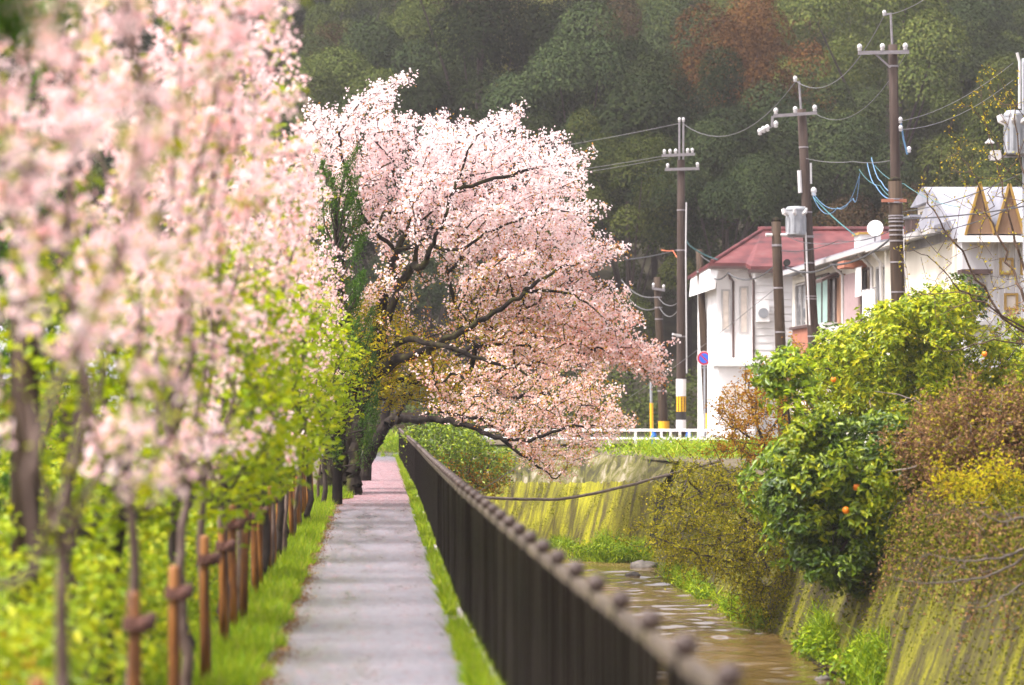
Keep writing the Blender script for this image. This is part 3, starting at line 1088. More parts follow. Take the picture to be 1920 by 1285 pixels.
V, F, r = leaves(pts2, R.uniform(.04, .065, len(pts2)), np.array([0, -.2, .5]), .9, .55)
obj('young_leaves', V, F, M['copper_leaf'], t2, rnd=r, kind='stuff')

# old double trunk standing beside the path in front of the second tree
s3 = Skel()
s3.limb([P(617, 950, 57.6), P(618, 928, 57.6), P(622, 880, 57.6), P(630, 820, 57.8), P(640, 740, 58), P(655, 640, 58.2)], [.30, .26, .19, .17, .15, .10], sub=6)
s3.limb([P(664, 950, 57.2), P(664, 930, 57.2), P(664, 880, 57.3), P(668, 820, 57.5), P(690, 720, 57.8), P(740, 560, 58), P(745, 500, 58)], [.18, .15, .11, .10, .09, .07, .03], sub=6)
s3.grow(poly_points([(600, 700), (660, 560), (720, 540), (790, 640), (880, 700), (860, 755), (700, 760)], 190, 58.2, 1.2), .3, .05)
s3.solve(.005, .45, .05)
t3 = thing('cherry_tree', 'old twin-stemmed tree with furrowed mossy trunk at the narrowing of the path', 'tree', P(640, 928, 57.6))
V, F = s3.mesh(9)
obj('trunk', V, F, M['bark_moss'], t3, smooth=True)
pts = s3.scatter(130, .1, .03)
V, F, r = leaves(pts, R.uniform(.05, .09, len(pts)), np.array([0, -.1, .8]), .6, .6)
obj('young_leaves', V, F, M['olive_leaf'], t3, rnd=r, kind='stuff')

# ------------------------------------------------------------------ staked saplings along the left of the path
ROWX = -1.05


def sapling_variant(seed, h, rad, nt, leafy, z0=1.1):
    """meshes of one sapling about its own foot"""
    global R
    R = np.random.default_rng(seed)
    s = Skel()
    lean = R.normal(0, .05)
    top = s.limb([(0, 0, -.02), (lean * .3, 0, .4), (lean + R.normal() * .03, R.normal() * .03, .85), (lean * .5, R.normal() * .04, 1.25)], [.036, .030, .025, .020], sub=4, wob=.006)
    for k in range(4):
        a = k * PI / 2 + R.normal() * .4
        q = rad * R.uniform(.45, .8)
        s.limb([(math.cos(a) * q * .35, math.sin(a) * q * .35, 1.7), (math.cos(a) * q * .7, math.sin(a) * q * .7, h * .62), (math.cos(a) * q, math.sin(a) * q, h * .85)], [.011, .008, .005], top, sub=4, wob=.045)
    s.limb([(R.normal() * .05, R.normal() * .05, 2.0), (R.normal() * .1, R.normal() * .1, h * .75), (R.normal() * .1, R.normal() * .1, h)], [.012, .008, .004], top, sub=4, wob=.045)
    z = z0 + (h - z0) * R.random(nt) ** .62
    t = (z - z0) / (h - z0)
    prof = rad * (.70 + .70 * t - .60 * t ** 3)
    a = R.random(nt) * 2 * PI
    rr = prof * np.sqrt(R.random(nt))
    s.grow(np.stack([rr * np.cos(a), rr * np.sin(a), z], 1), .22, .03, .05)
    s.solve(.0028, .36, .022)
    V, F = s.mesh(6)
    me_t = mesh_data('trunk', V, F, None, True)
    me_t.materials.append(M['sapling_bark'])
    # flowers come in little bunches spaced along the twigs
    b = s.scatter(15, .028, .0095)
    b = b[b[:, 2] > z0 - .12]
    if leafy < 1:
        nb = b[R.random(len(b)) > leafy * .6]
        pts = np.repeat(nb, 9, 0) + R.normal(size=(len(nb) * 9, 3)) * .030
        V, F, r = leaves(pts, R.uniform(.028, .046, len(pts)), None, 1, .95, None, .12)
        me_b = mesh_data('blossom', V, F, r)
        me_b.materials.append(M['petal_near'])
    nl = b[R.random(len(b)) < (.13 + leafy) * np.clip(1.5 - 1.1 * (b[:, 2] - z0) / (h - z0), .3, 1.5)]
    pts = np.repeat(nl, 6, 0) + R.normal(size=(len(nl) * 6, 3)) * .05
    V, F, r = leaves(pts, R.uniform(.035, .07, len(pts)), np.array([0, 0, .8]), .7, .5)
    me_l = mesh_data('leaves', V, F, r)
    me_l.materials.append(M['fresh_leaf'] if leafy > .08 else M['copper_leaf'])
    return me_t, me_b, me_l


VAR = [sapling_variant(11, 4.5, .74, 84, .14, 1.25), sapling_variant(12, 4.4, .80, 76, .16, 1.35), sapling_variant(13, 4.6, .72, 84, .14, 1.3),
       sapling_variant(14, 4.0, .72, 80, .5, 1.1), sapling_variant(15, 4.3, .76, 85, .36, 1.1), sapling_variant(16, 4.9, .95, 62, .09, 1.9), sapling_variant(17, 3.9, .66, 50, .15), sapling_variant(18, 3.7, .62, 50, .35)]
R = np.random.default_rng(21)
ORD = ['first', 'second', 'third', 'fourth', 'fifth', 'sixth', 'seventh', 'eighth', 'ninth', 'tenth', 'eleventh', 'twelfth', 'thirteenth', 'fourteenth', 'fifteenth', 'sixteenth', 'seventeenth', 'eighteenth', 'nineteenth', 'twentieth']
#        d     variant rot  scale
SAP = [(8.0, 5, .6, .92), (10.4, 1, 2.1, 1.0), (14.3, 0, .3, 1.0), (16.5, 2, 1.4, 1.0), (19.6, 1, 2.9, 1.0), (22.7, 4, 5.1, 1.0), (25.0, 0, .9, .98), (28.2, 1, 3.6, .95), (31.6, 2, 5.6, .92),
       (35.0, 0, .1, .92), (39.4, 4, 2.4, .9), (42.2, 1, 4.6, .85), (46.2, 7, 1.9, .95), (49.0, 6, 5.9, .9), (53.4, 7, 3.1, .85)]
for k, (d, v, rz, sc) in enumerate(SAP):
    x = ROWX + R.normal() * .035
    mt, mb, ml = VAR[v]
    look = 'leafy staked cherry sapling with few flowers' if v in (3, 4, 7) else 'staked cherry sapling thick with pink blossom'
    t = thing('cherry_sapling', f'{look}, {ORD[k]} of the row counting from the camera', 'sapling', (x, d, 0), 'staked saplings along the path')
    t.rotation_euler = (0, 0, rz)
    t.scale = (sc, sc, sc)
    inst('trunk', mt, t, (0, 0, 0))
    inst('blossom', mb, t, (0, 0, 0), kind='stuff')
    inst('leaves', ml, t, (0, 0, 0), kind='stuff')

# a low crossing branch in the blur and a leafy twig at the top left corner belong to trees close by
stake_me = MB().tube([(0, 0, -.02), (.002, 0, .3), (-.004, 0, .6), (0, 0, .895), (0, 0, .91)], [.033, .031, .030, .029, .022], 12).data('stake', M['stake'], True)
bar_me = MB().tube([(0, -.22, 0), (0, -.21, 0), (0, .21, .006), (0, .22, .006)], [.022, .032, .030, .02], 10).data('cross_bar', M['rope'], True)
b = MB()
for k in range(5):
    a = np.linspace(0, 2 * PI, 13)
    b.tube([(.022 + .066 * math.cos(t), .045 * math.sin(t) + .008 * (k - 2), (k - 2) * .012) for t in a], .007, 6, False)
tie_me = b.data('rope_tie', M['rope'], True)
ns = 0
for k, (d, v, rz, sc) in enumerate(SAP[1:]):
    for e in ((-.32, .95) if k in (4, 6, 7, 9, 10, 11) else (-.32,)):
        x = ROWX - .01 + R.normal() * .02
        hs_ = R.uniform(.92, 1.08)
        pos = (x, d + e, 0)
        t = thing('tree_stake', f'orange-brown wooden stake tied {"before" if e < 0 else "behind"} the {ORD[k + 1]} sapling of the row counting from the camera', 'stake', pos, 'wooden stakes supporting the saplings')
        t.rotation_euler = (R.normal() * .02, R.normal() * .022 - .01, 0)
        inst('stake', stake_me, t, (0, 0, 0), (0, 0, R.random() * 6), (1, 1, hs_))
        inst('cross_bar', bar_me, t, (.056, 0, .77 * hs_), (0, R.random(), 0))
        inst('rope_tie', tie_me, t, (0, 0, .77 * hs_))
        ns += 1


# ------------------------------------------------------------------ hedge, maples, conifers and the rest on the left
def lobes_cloud(lobes, per, size, jit=.12, up=.6, spread=.6, aspect=.55, low=-.4):
    """leaves over the outside of many round lobes ((x, y, z, r) rows)"""
    lobes = np.asarray(lobes, float)
    n = (per * lobes[:, 3] ** 2).astype(int) + 8
    idx = np.repeat(np.arange(len(lobes)), n)
    dv = rand_dirs(len(idx))
    dv[:, 2] = np.where(dv[:, 2] < low, -dv[:, 2], dv[:, 2])
    c = lobes[idx, :3] + dv * (lobes[idx, 3] * (1 + R.normal(size=len(idx)) * jit))[:, None]
    return leaves(c, R.uniform(.7, 1.25, len(c)) * size, dv + np.array([0, 0, up]), spread, aspect)


hedge = thing('hedge', 'bright yellow-green hedge running behind the staked saplings', 'hedge', (-2.1, 25, 0))
lob = []
for d in np.arange(9, 56, .42):
    for x in np.arange(-1.62, -4.2, -.42):
        top = .98 + .12 * math.sin(d * .9 + x) + R.normal() * .07
        if x > -1.7:
            top *= .8
        lob.append((x + R.normal() * .08, d + R.normal() * .1, top - .32, .33))
        if x > -2.1:
            lob.append((x + .06 + R.normal() * .05, d + R.normal() * .1, .42, .32))
            lob.append((x + .10 + R.normal() * .05, d + R.normal() * .1, .12, .28))
V, F, r = lobes_cloud(lob, 330, .075, .16, .5, .6, .6)
obj('foliage', V, F, M['hedge_leaf'], hedge, rnd=np.clip(r * .75 + .25 * R.random(len(r)), 0, 1), kind='stuff')
b = MB()
for l in lob[::3]:
    b.tube([(l[0] - .1, l[1], 0), (l[0] - .05, l[1] + .03, l[2] * .6), (l[0], l[1], l[2])], [.012, .009, .005], 4, False)
b.obj('stem', M['twig'], hedge, kind='stuff')
sh = thing('shrub', 'orange-tinged low shrub at the foot of the hedge nearest the camera', 'shrub', (-1.75, 14.6, 0))
V, F, r = lobes_cloud([(-1.78 + R.normal() * .15, 15.0 + R.normal() * .3, .28 + R.random() * .2, .2) for _ in range(16)], 420, .06)
obj('foliage', V, F, M['hedge_orange'], sh, rnd=r, kind='stuff')
b = MB()
for k in range(7):
    b.tube([(-1.76, 14.9, 0), (-1.78 + R.normal() * .08, 15 + R.normal() * .1, .22), (-1.78 + R.normal() * .18, 15 + R.normal() * .25, .45)], [.012, .008, .003], 5, False)
b.obj('stem', M['twig'], sh, kind='stuff')


def small_tree(name, label, foot, h, rad, mat, leafn, size, nt=120, z0=.25, group=None, bark='twig', up=.9, trunk_r=.05):
    s = Skel()
    foot = np.array(foot, float)
    top = s.limb([foot, foot + (R.normal() * .05, R.normal() * .05, h * .25), foot + (R.normal() * .1, R.normal() * .1, h * .55), foot + (R.normal() * .1, R.normal() * .1, h * .92)], [trunk_r, trunk_r * .8, trunk_r * .5, trunk_r * .2], sub=4, wob=.015)
    z = h * (z0 + (1 - z0) * R.random(nt))
    t = (z / h - z0) / (1 - z0)
    prof = rad * np.sqrt(np.clip(1 - (1.6 * t - .7) ** 2, .06, 1))
    a = R.random(nt) * 2 * PI
    rr = prof * np.sqrt(R.random(nt))
    s.grow(foot + np.stack([rr * np.cos(a), rr * np.sin(a), z], 1), .25, .03, .06)
    s.solve(.004, .45, trunk_r)
    t_ = thing(name, label, 'tree', foot, group)
    V, F = s.mesh(6)
    obj('trunk', V, F, M[bark], t_, smooth=True)
    pts = s.scatter(leafn, .09, .02)
    pts[:, 2] -= .02
    V, F, r = leaves(pts, R.uniform(.7, 1.3, len(pts)) * size, np.array([0, 0, up]), .55, .6)
    obj('crown', V, F, M[mat], t_, rnd=r, kind='stuff')
    return t_


MAPLES = [(-1.55, 18.2, 2.7, .70), (-1.25, 21.2, 2.8, .72), (-1.20, 24.0, 2.8, .68), (-1.15, 27.0, 3.0, .75), (-1.08, 30.2, 2.9, .72), (-1.05, 34.0, 3.0, .75), (-1.10, 38.2, 3.0, .75), (-.95, 44.0, 3.1, .75), (-.86, 51.0, 3.0, .65), (-2.6, 30, 3.2, .9)]
ML = ['fresh green maple blurred between the fourth and fifth saplings', 'fresh green maple between the fifth and sixth saplings', 'fresh green maple between the sixth and seventh saplings', 'fresh green maple between the seventh and eighth saplings',
      'fresh green maple between the eighth and ninth saplings', 'fresh green maple between the ninth and tenth saplings', 'fresh green maple between the tenth and eleventh saplings', 'fresh green maple reaching towards the path past the twelfth sapling',
      'farthest fresh green maple, next to the old cherry trunk', 'fresh green maple standing deepest behind the hedge']
for (x, d, h, rd), lb in zip(MAPLES, ML):
    small_tree('maple_tree', lb, (x, d, 0), h, rd, 'maple_leaf', 60, .085, 150, .36 if d < 36 else .44, 'fresh green maples behind the saplings')


def conifer(label, foot, h, rad, nsp, mat='conifer', size=.05):
    """twisting juniper: upward flame-shaped sprays"""
    foot = np.array(foot, float)
    t_ = thing('juniper_tree', label, 'tree', foot, 'dark junipers left of the path')
    b = MB()
    b.tube([foot, foot + (.03, 0, h * .5), foot + (-.02, 0, h * .9)], [.09, .06, .02], 7, False)
    b.obj('trunk', M['bark'], t_, smooth=True)
    parts = []
    bb = MB()
    for k in range(nsp):
        z = h * (.12 + .85 * k / nsp)
        a = R.random() * 6.28
        r0 = rad * (1 - .6 * z / h) * R.uniform(.5, 1)
        p0 = foot + (0, 0, z * .9)
        p1 = foot + (math.cos(a) * r0, math.sin(a) * r0, z)
        p2 = p1 + np.array([math.cos(a) * .12 + .08, math.sin(a) * .1, R.uniform(.3, .6)])
        bb.tube([p0, p1, p2], [.018, .012, .004], 4, False)
        n = 330
        t = R.random(n)
        c = p1[None] * (1 - t[:, None]) + p2[None] * t[:, None] + R.normal(size=(n, 3)) * (.085 * (1 - .75 * t))[:, None]
        parts.append(leaves(c, R.uniform(.7, 1.2, n) * size, None, 1, .35, np.broadcast_to(unit(p2 - p1), (n, 3))))
    bb.obj('branch', M['twig'], t_)
    V, F, r = merge(parts)
    obj('crown', V, F, M[mat], t_, rnd=r, kind='stuff')


conifer('dark twisting juniper with flame-shaped sprays beside the big cherry tree', (-.66, 52.0, 0), 5.6, .62, 60)
conifer('dark juniper half hidden in the blossom of the saplings', (-2.1, 44, 0), 5.0, .7, 40)
conifer('dark juniper behind the nearest saplings by the wooden post', (-3.0, 24, 0), 4.0, .7, 40)
conifer('dark green juniper deep behind the hedge beside the pale shed', (-3.9, 36, 0), 4.2, .9, 44)
conifer('dark juniper standing against the old cherry trunk', (-.75, 60.5, 0), 5.2, .6, 40)

# wooden post and pale shed behind the hedge
t = thing('wooden_post', 'thick brown weathered wooden post rising behind the hedge', 'post', (-1.98, 18, 0))
b = MB().tube([(-1.98, 18, 0), (-1.985, 18, 1.8), (-2.0, 18, 3.3)], [.085, .082, .078], 14)
b.obj('shaft', M['pole_wood'], t, smooth=True)
MB().lathe((-2.0, 18, 3.3), [(.085, 0), (.088, .03), (.06, .05), (.001, .055)], 14).obj('cap', M['grey_paint'], t)
t = thing('wooden_post', 'pair of dark boards nailed upright next to the thick wooden post', 'post', (-1.80, 18.8, 0))
MB().box((-1.84, 18.7, 0), (-1.76, 18.75, 1.75)).obj('board', M['trim_brown'], t)
MB().box((-1.86, 18.76, 0), (-1.79, 18.8, 1.68)).obj('board', M['trim_brown'], t)
t = thing('shed', 'pale garden shed half hidden behind hedge and green maples', 'shed', (-4.6, 42, 0))
MB().box((-6.6, 41, 0), (-2.85, 44, 2.0)).obj('wall', M['wall_white'], t)
MB().prism([(40.8, 1.98), (44.2, 1.98), (42.5, 2.7)], 0, -6.8, -2.65).obj('roof', M['roof_grey'], t)
MB().box((-4.9, 40.97, .05), (-4.0, 40.995, 1.8)).obj('door', M['wood_door'], t)
f = MB().box((-3.7, 40.95, .9), (-3.05, 40.995, 1.5)).obj('window', M['trim_grey'], t)
MB().box((-3.65, 40.94, .95), (-3.10, 40.948, 1.45)).obj('pane', M['glass'], f)


# ------------------------------------------------------------------ grass
def grass(name, label, fn, n, hmin, hmax, w, mat, bend=.4):
    pts = fn(n)
    n = len(pts)
    h = R.uniform(hmin, hmax, n)
    a = R.random(n) * 2 * PI
    u = np.stack([np.cos(a), np.sin(a), np.zeros(n)], 1) * (w * R.uniform(.6, 1.3, n))[:, None]
    b = R.normal(size=(n, 3)) * bend
    b[:, 2] = 0
    tip = pts + np.stack([b[:, 0] * h, b[:, 1] * h, h], 1)
    V = np.stack([pts - u, pts + u, tip], 1).reshape(-1, 3)
    F = np.arange(3 * n).reshape(-1, 3)
    o = obj(name, V, F, M[mat], origin=(0, 0, 0), rnd=R.random(n), kind='stuff')
    tag(o, label, 'grass')
    return o


def verge_left(n):
    d = 9 + 52 * R.random(n) ** 1.25
    e = np.interp(d, *zip(*pl))
    wob = .05 * np.sin(d * 2.3) + .04 * np.sin(d * 5.1)
    x = e - .03 + wob - np.abs(R.random(n)) * (.95 + .1 * np.sin(d))
    return np.stack([x, d, np.full(n, -.012)], 1)


def verge_right(n):
    d = 9 + 83 * R.random(n) ** 1.2
    e = np.interp(d, *zip(*pr))
    wob = .02 * np.sin(d * 3.1) + .02 * np.sin(d * 7.3)
    x = e - .005 + wob + (fx(d) - .02 - e - wob) * R.random(n)
    k = np.sin(d * 1.7) + np.sin(d * .63 + 1) > -1.2
    return np.stack([x, d, np.full(n, -.012)], 1)[k]


grass('verge_grass', 'bright green grass verge between the path and the stakes', verge_left, 75000, .05, .16, .006, 'grass')
grass('verge_grass', 'narrow strip of bright grass along the foot of the fence', verge_right, 42000, .04, .15, .006, 'grass')
grass('verge_grass', 'clump of taller grass at the foot of the old trunk', lambda n: np.stack([-.62 - np.abs(R.normal(0, .35, n)), 56.5 + R.normal(0, .8, n), np.full(n, -.01)], 1), 5000, .08, .22, .008, 'grass_dark')


def tuft_area(px0, px1, py, d, n, rx):
    c0, c1 = P(px0, py, d), P(px1, py, d)
    return lambda m: np.stack([R.uniform(c0[0], c1[0], m), d + R.normal(0, rx, m), np.full(m, c0[2]) + R.random(m) * .05], 1)


def mound(name, label, cx, cy, cz, rx, ry, rz, n, hmin, hmax, w, mat):
    q = rand_dirs(n // 2)
    q[:, 2] = np.abs(q[:, 2])
    c = np.array([cx, cy, cz]) + q * np.array([rx, ry, rz]) * (1 + .28 * np.sin(q[:, :1] * 7 + cy) + .25 * R.normal(size=(len(q), 1)))
    h = R.uniform(hmin, hmax, len(c)) * .8
    a = R.random(len(c)) * 2 * PI
    u = np.stack([np.cos(a), np.sin(a), np.zeros(len(c))], 1) * (w * R.uniform(.6, 1.3, len(c)))[:, None]
    bb = R.normal(size=(len(c), 3)) * .8
    tip = c + np.stack([bb[:, 0] * h, bb[:, 1] * h, h], 1)
    m = len(c)
    V1 = np.stack([c - u, c + u, tip], 1).reshape(-1, 3)
    F1 = np.arange(3 * m).reshape(-1, 3)
    rl_ = min(.26, rz * .55)
    nl_ = int(min(150, 14 + 7 * rx * ry / rl_ ** 2 * .35))
    lob = [(cx + rx * R.normal() * .5, cy + ry * R.normal() * .55, cz + rz * R.uniform(.0, .7), rl_ * R.uniform(.6, 1.2)) for _ in range(nl_)]
    p2 = lobes_cloud(lob, n / nl_ / rl_ ** 2 * .5, hmax * .30, .35, .7, .8, .55, -.1)
    V, F, r = merge([(V1, F1, R.random(m)), p2])
    o = obj(name, V, F, M[mat], origin=(0, 0, 0), rnd=r, kind='stuff')
    tag(o, label, 'grass')
    return o


def wall_x(d):
    return np.interp(d, [r[0] for r in RW], [r[1] for r in RW])


mound('grass_clump', 'rounded bright grass clump at the wall foot by the stream bend', P(1145, 1040, 65.5)[0], 65.5, WZ - .05, .62, .7, .42, 6500, .08, .22, .010, 'grass_dark')
mound('grass_clump', 'low fringe of grass at the foot of the far mossy wall', P(1060, 1018, 71)[0], 71.5, WZ - .05, .55, 1.0, .16, 3500, .08, .2, .010, 'grass_dark')
mound('grass_clump', 'small grass clump at the far left end of the mossy wall', P(985, 1005, 74)[0], 74.5, WZ - .05, .35, .8, .14, 1800, .06, .18, .010, 'grass_dark')
mound('grass_clump', 'grass clump hanging at the water edge under the dark citrus bush', 5.74, 41.0, WZ - .05, .18, .8, .42, 6000, .10, .26, .008, 'grass_dark')
mound('grass_clump', 'leafy green clump at the water edge nearest the camera', 5.74, 37.0, WZ - .05, .22, .7, .42, 6000, .10, .28, .008, 'grass_dark')
mound('grass_clump', 'grass growing along the wall foot below the budding brown shrub', 5.50, 57.0, WZ - .05, .15, 3.2, .22, 7000, .08, .24, .009, 'grass_dark')
mound('grass_clump', 'grass growing along the wall foot between the two bushes', 5.55, 48.5, WZ - .05, .16, 1.8, .22, 4000, .08, .22, .009, 'grass_dark')
mound('grass_bank', 'yellow-green grass bank below the white railing', 6.5, 86.5, .14, 5.0, 3.2, .14, 22000, .05, .15, .012, 'grass')
mound('grass_bank', 'yellow-green grass mound where the path meets the far road', .45, 101.8, 0, .7, .7, .45, 3500, .08, .25, .014, 'grass')
mound('grass_bank', 'green grass on the top of the bank behind the budding shrub', 8.0, 74.0, .38, 2.4, 5.0, .30, 9000, .08, .24, .012, 'grass')

# petals lying on the path and a few leaves
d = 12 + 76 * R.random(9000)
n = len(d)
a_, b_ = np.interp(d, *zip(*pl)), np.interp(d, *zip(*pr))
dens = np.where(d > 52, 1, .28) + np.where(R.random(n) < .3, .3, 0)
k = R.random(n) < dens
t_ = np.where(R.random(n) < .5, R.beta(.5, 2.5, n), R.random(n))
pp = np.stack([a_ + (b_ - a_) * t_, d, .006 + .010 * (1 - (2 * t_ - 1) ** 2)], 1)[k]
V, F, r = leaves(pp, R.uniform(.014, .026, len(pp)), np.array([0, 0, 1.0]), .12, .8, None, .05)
nq = 5200
dq = 13 + 42 * R.random(nq) ** 1.3
xq = np.interp(dq, *zip(*pl)) + .03 + np.abs(R.normal(0, .06, nq)) - .05 + .03 * np.sin(dq * 2.1)
pq = np.stack([xq, dq, np.full(nq, .012)], 1)
Vq, Fq, rq = leaves(pq, R.uniform(.015, .035, nq), np.array([0, 0, 1.0]), .35, .6)
tag(obj('leaf_litter', Vq, Fq, M['dry_vine'], origin=(0, 0, 0), rnd=rq, kind='stuff'), 'brown leaf litter along the left edge of the path', 'litter')
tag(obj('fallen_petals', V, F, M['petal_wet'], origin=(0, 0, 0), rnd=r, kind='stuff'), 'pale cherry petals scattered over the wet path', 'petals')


# ------------------------------------------------------------------ wooded hillside
def hill_crown(seed, h, rad, nl, per, size, up=.55, low=-.2, shape='round'):
    global R
    R = np.random.default_rng(seed)
    lobes = []
    for k in range(nl):
        z = h * (.30 + .62 * R.random() ** .8)
        t = (z / h - .3) / .62
        pr_ = rad * (math.sqrt(max(.05, 1 - (1.35 * t - .45) ** 2)) if shape == 'round' else (1.05 - .85 * t))
        a = R.random() * 2 * PI
        q = pr_ * math.sqrt(R.uniform(.2, 1.25))
        z += R.normal() * .45
        lobes.append((q * math.cos(a), q * math.sin(a), z, rad * R.uniform(.26, .50)))
    V, F, r = lobes_cloud(lobes, per, size, .07, up, .32, .75, low)
    # each branch-head has its own tone
    nper = [(int(per * l[3] ** 2) + 8) for l in lobes]
    tone = np.repeat(R.normal(0, .13, nl), np.array(nper) * 2)
    me = mesh_data('crown', V, F, np.clip(r * .7 + .15 + tone, 0, 1))
    b = MB()
    b.tube([(0, 0, -1.2), (.1, 0, h * .35), (.15, .1, h * .7)], [.22, .17, .08], 6, False)
    for l in lobes[::2]:
        b.tube([(.1, .05, h * .3), (l[0] * .5, l[1] * .5, l[2] * .75), (l[0], l[1], l[2])], [.09, .05, .02], 5, False)
    mt = b.data('trunk', M['twig'])
    return me, mt


CR = {'dark': [hill_crown(31, 9, 2.9, 17, 1500, .105), hill_crown(32, 10, 2.7, 18, 1500, .10), hill_crown(33, 8.5, 3.1, 18, 1400, .108)],
      'mid': [hill_crown(34, 9, 2.8, 17, 1450, .108), hill_crown(35, 10.5, 2.9, 19, 1450, .105)],
      'pale': [hill_crown(36, 8.5, 2.9, 15, 1600, .10, .8, -.1), hill_crown(37, 9.5, 2.7, 15, 1600, .10, .8, -.1)],
      'orange': [hill_crown(38, 9.5, 2.6, 24, 800, .10, .3), hill_crown(39, 9, 2.8, 24, 800, .10, .3)],
      'brown': [hill_crown(40, 9, 2.6, 24, 720, .095, .3), hill_crown(41, 8.5, 2.6, 22, 720, .095, .3)]}
R = np.random.default_rng(55)
HL = {'dark': 'dark green broadleaf tree among the woods on the hillside', 'mid': 'olive green broadleaf tree among the woods on the hillside', 'pale': 'pale yellow-green rounded tree among the woods on the hillside',
      'orange': 'orange-leaved tree among the woods on the hillside', 'brown': 'brown thinly leaved tree among the woods on the hillside'}
HM = {k: [] for k in CR}
for k in CR:
    for me, mt in CR[k]:
        me.materials.append(M['hill_' + k])


def kind_at(px, py):
    q = R.random()
    if 780 < px < 1130 and py < 300 and q < .85:
        return 'pale'
    if 1340 < px < 1500 and py < 260 and q < .8:
        return 'orange'
    if 1290 < px < 1480 and 180 < py < 420 and q < .65:
        return 'brown' if q < .4 else 'orange'
    if 1100 < px < 1320 and py < 200:
        return 'mid' if q < .6 else ('pale' if q < .7 else 'dark')
    if px > 1500 and py < 420:
        return 'mid' if q < .55 else ('pale' if q < .62 else 'dark')
    if 1170 < px < 1300 and py > 280:
        return 'mid' if q < .7 else 'dark'
    return 'dark' if q < .72 else ('mid' if q < .9 else 'brown')


nh = 0
for row, y in enumerate(np.arange(122, 236, 6.0)):
    x0, x1 = -760 / F_PX * y, 1300 / F_PX * y
    for x in np.arange(x0 + (row % 2) * 3.0, x1, 6.0):
        xx, yy = x + R.normal() * .9, y + R.normal() * 1.0
        if yy < 132 and R.random() < .15:
            continue
        z = float(hill_z(xx, yy))
        px = xx / yy * F_PX + 708
        py = 745 - (z + 7 - EYE) / yy * F_PX
        if py < -160:
            continue
        kd = kind_at(px, py)
        me, mt = CR[kd][int(R.integers(len(CR[kd])))]
        where = ('high above the cherry crown' if px < 1150 and py < 120 else 'low behind the cherry crown' if px < 1150 else 'high above the striped pole' if px < 1400 and py < 260 else 'low behind the striped pole' if px < 1400 else 'high above the red roof' if py < 230 else 'just above the house roofs')
        t = thing('hillside_tree', HL[kd].replace('among the woods on the hillside', 'on the wooded slope ' + where), 'tree', (xx, yy, z - .3), {'dark': 'dark green trees of the hillside wood', 'mid': 'olive green trees of the hillside wood', 'pale': 'pale green trees of the hillside wood', 'orange': 'orange trees of the hillside wood', 'brown': 'brown trees of the hillside wood'}[kd])
        t.rotation_euler = (0, 0, R.random() * 6.28)
        sc = R.uniform(.95, 1.45) * (.75 if yy < 130 else 1)
        t.scale = (sc * R.uniform(.8, 1.0), sc * R.uniform(.8, 1.0), sc * R.uniform(.95, 1.25))
        inst('crown', me, t, (0, 0, 0), kind='stuff')
        inst('trunk', mt, t, (0, 0, 0))
        nh += 1
print('hill trees', nh)
# undergrowth at the hill's foot
lob = []
for k in range(420):
    x = R.uniform(-16, 30)
    y = R.uniform(113.5, 121)
    lob.append((x, y, R.uniform(.4, 2.8) * (.5 + .5 * (y - 113) / 8), R.uniform(.45, .9)))
V, F, r = lobes_cloud(lob, 190, .17, .12, .5, .5, .6)
tag(obj('undergrowth', V, F, M['hill_mid'], origin=(0, 115, 0), rnd=r * .8, kind='stuff'), 'dim tangled undergrowth along the foot of the hill', 'undergrowth')

# dim timber rails closing the end of the path
t = thing('timber_fence', 'dim grey-brown timber rail fence closing the far end of the path', 'fence', (0, 103, 0))
for x in (-1.9, -1.1, -.3, .55, 1.3):
    MB().box((x - .05, 102.95, 0), (x + .05, 103.05, 1.35)).obj('post', M['trim_brown'], t)
for z in (.35, .75, 1.15):
    MB().box((-2.0, 102.90, z), (1.4, 102.945, z + .11)).obj('rail', M['pole_wood'], t)

# shrub on the left bank, past the fence
t = thing('bank_shrub', 'dense leafy green shrub on the bank just beyond the picket fence', 'shrub', P(830, 890, 72))
poly = [(768, 850), (765, 800), (830, 792), (900, 815), (955, 850), (968, 890), (930, 920), (880, 935), (820, 905), (790, 890)]
s = Skel()
s.limb([P(830, 965, 72), P(840, 930, 72), P(850, 880, 72)], [.05, .04, .03])
s.limb([P(800, 880, 72.5), P(790, 830, 73)], [.03, .012], 5)
s.limb([P(900, 890, 71.5), P(930, 860, 71)], [.03, .012], 5)
s.grow(poly_points(poly, 420, 72, 1.6), .25, .04)
s.solve(.004, .45, .04)
V, F = s.mesh(5)
obj('stem', V, F, M['twig'], t)
pts = s.scatter(120, .1, .03)
pz = 745 - (pts[:, 2] - EYE) / pts[:, 1] * F_PX
low = R.random(len(pts)) < np.clip((pz - 840) / 110, 0, .7)
V, F, r = leaves(pts[~low], R.uniform(.06, .11, (~low).sum()), np.array([0, -.3, .7]), .6, .5)
obj('foliage', V, F, M['glossy_mid'], t, rnd=r, kind='stuff')
V, F, r = leaves(pts[low], R.uniform(.05, .09, low.sum()), np.array([0, -.3, .7]), .6, .55)
obj('rusty_leaves', V, F, M['orange_leaf'], t, rnd=r * .8, kind='stuff')

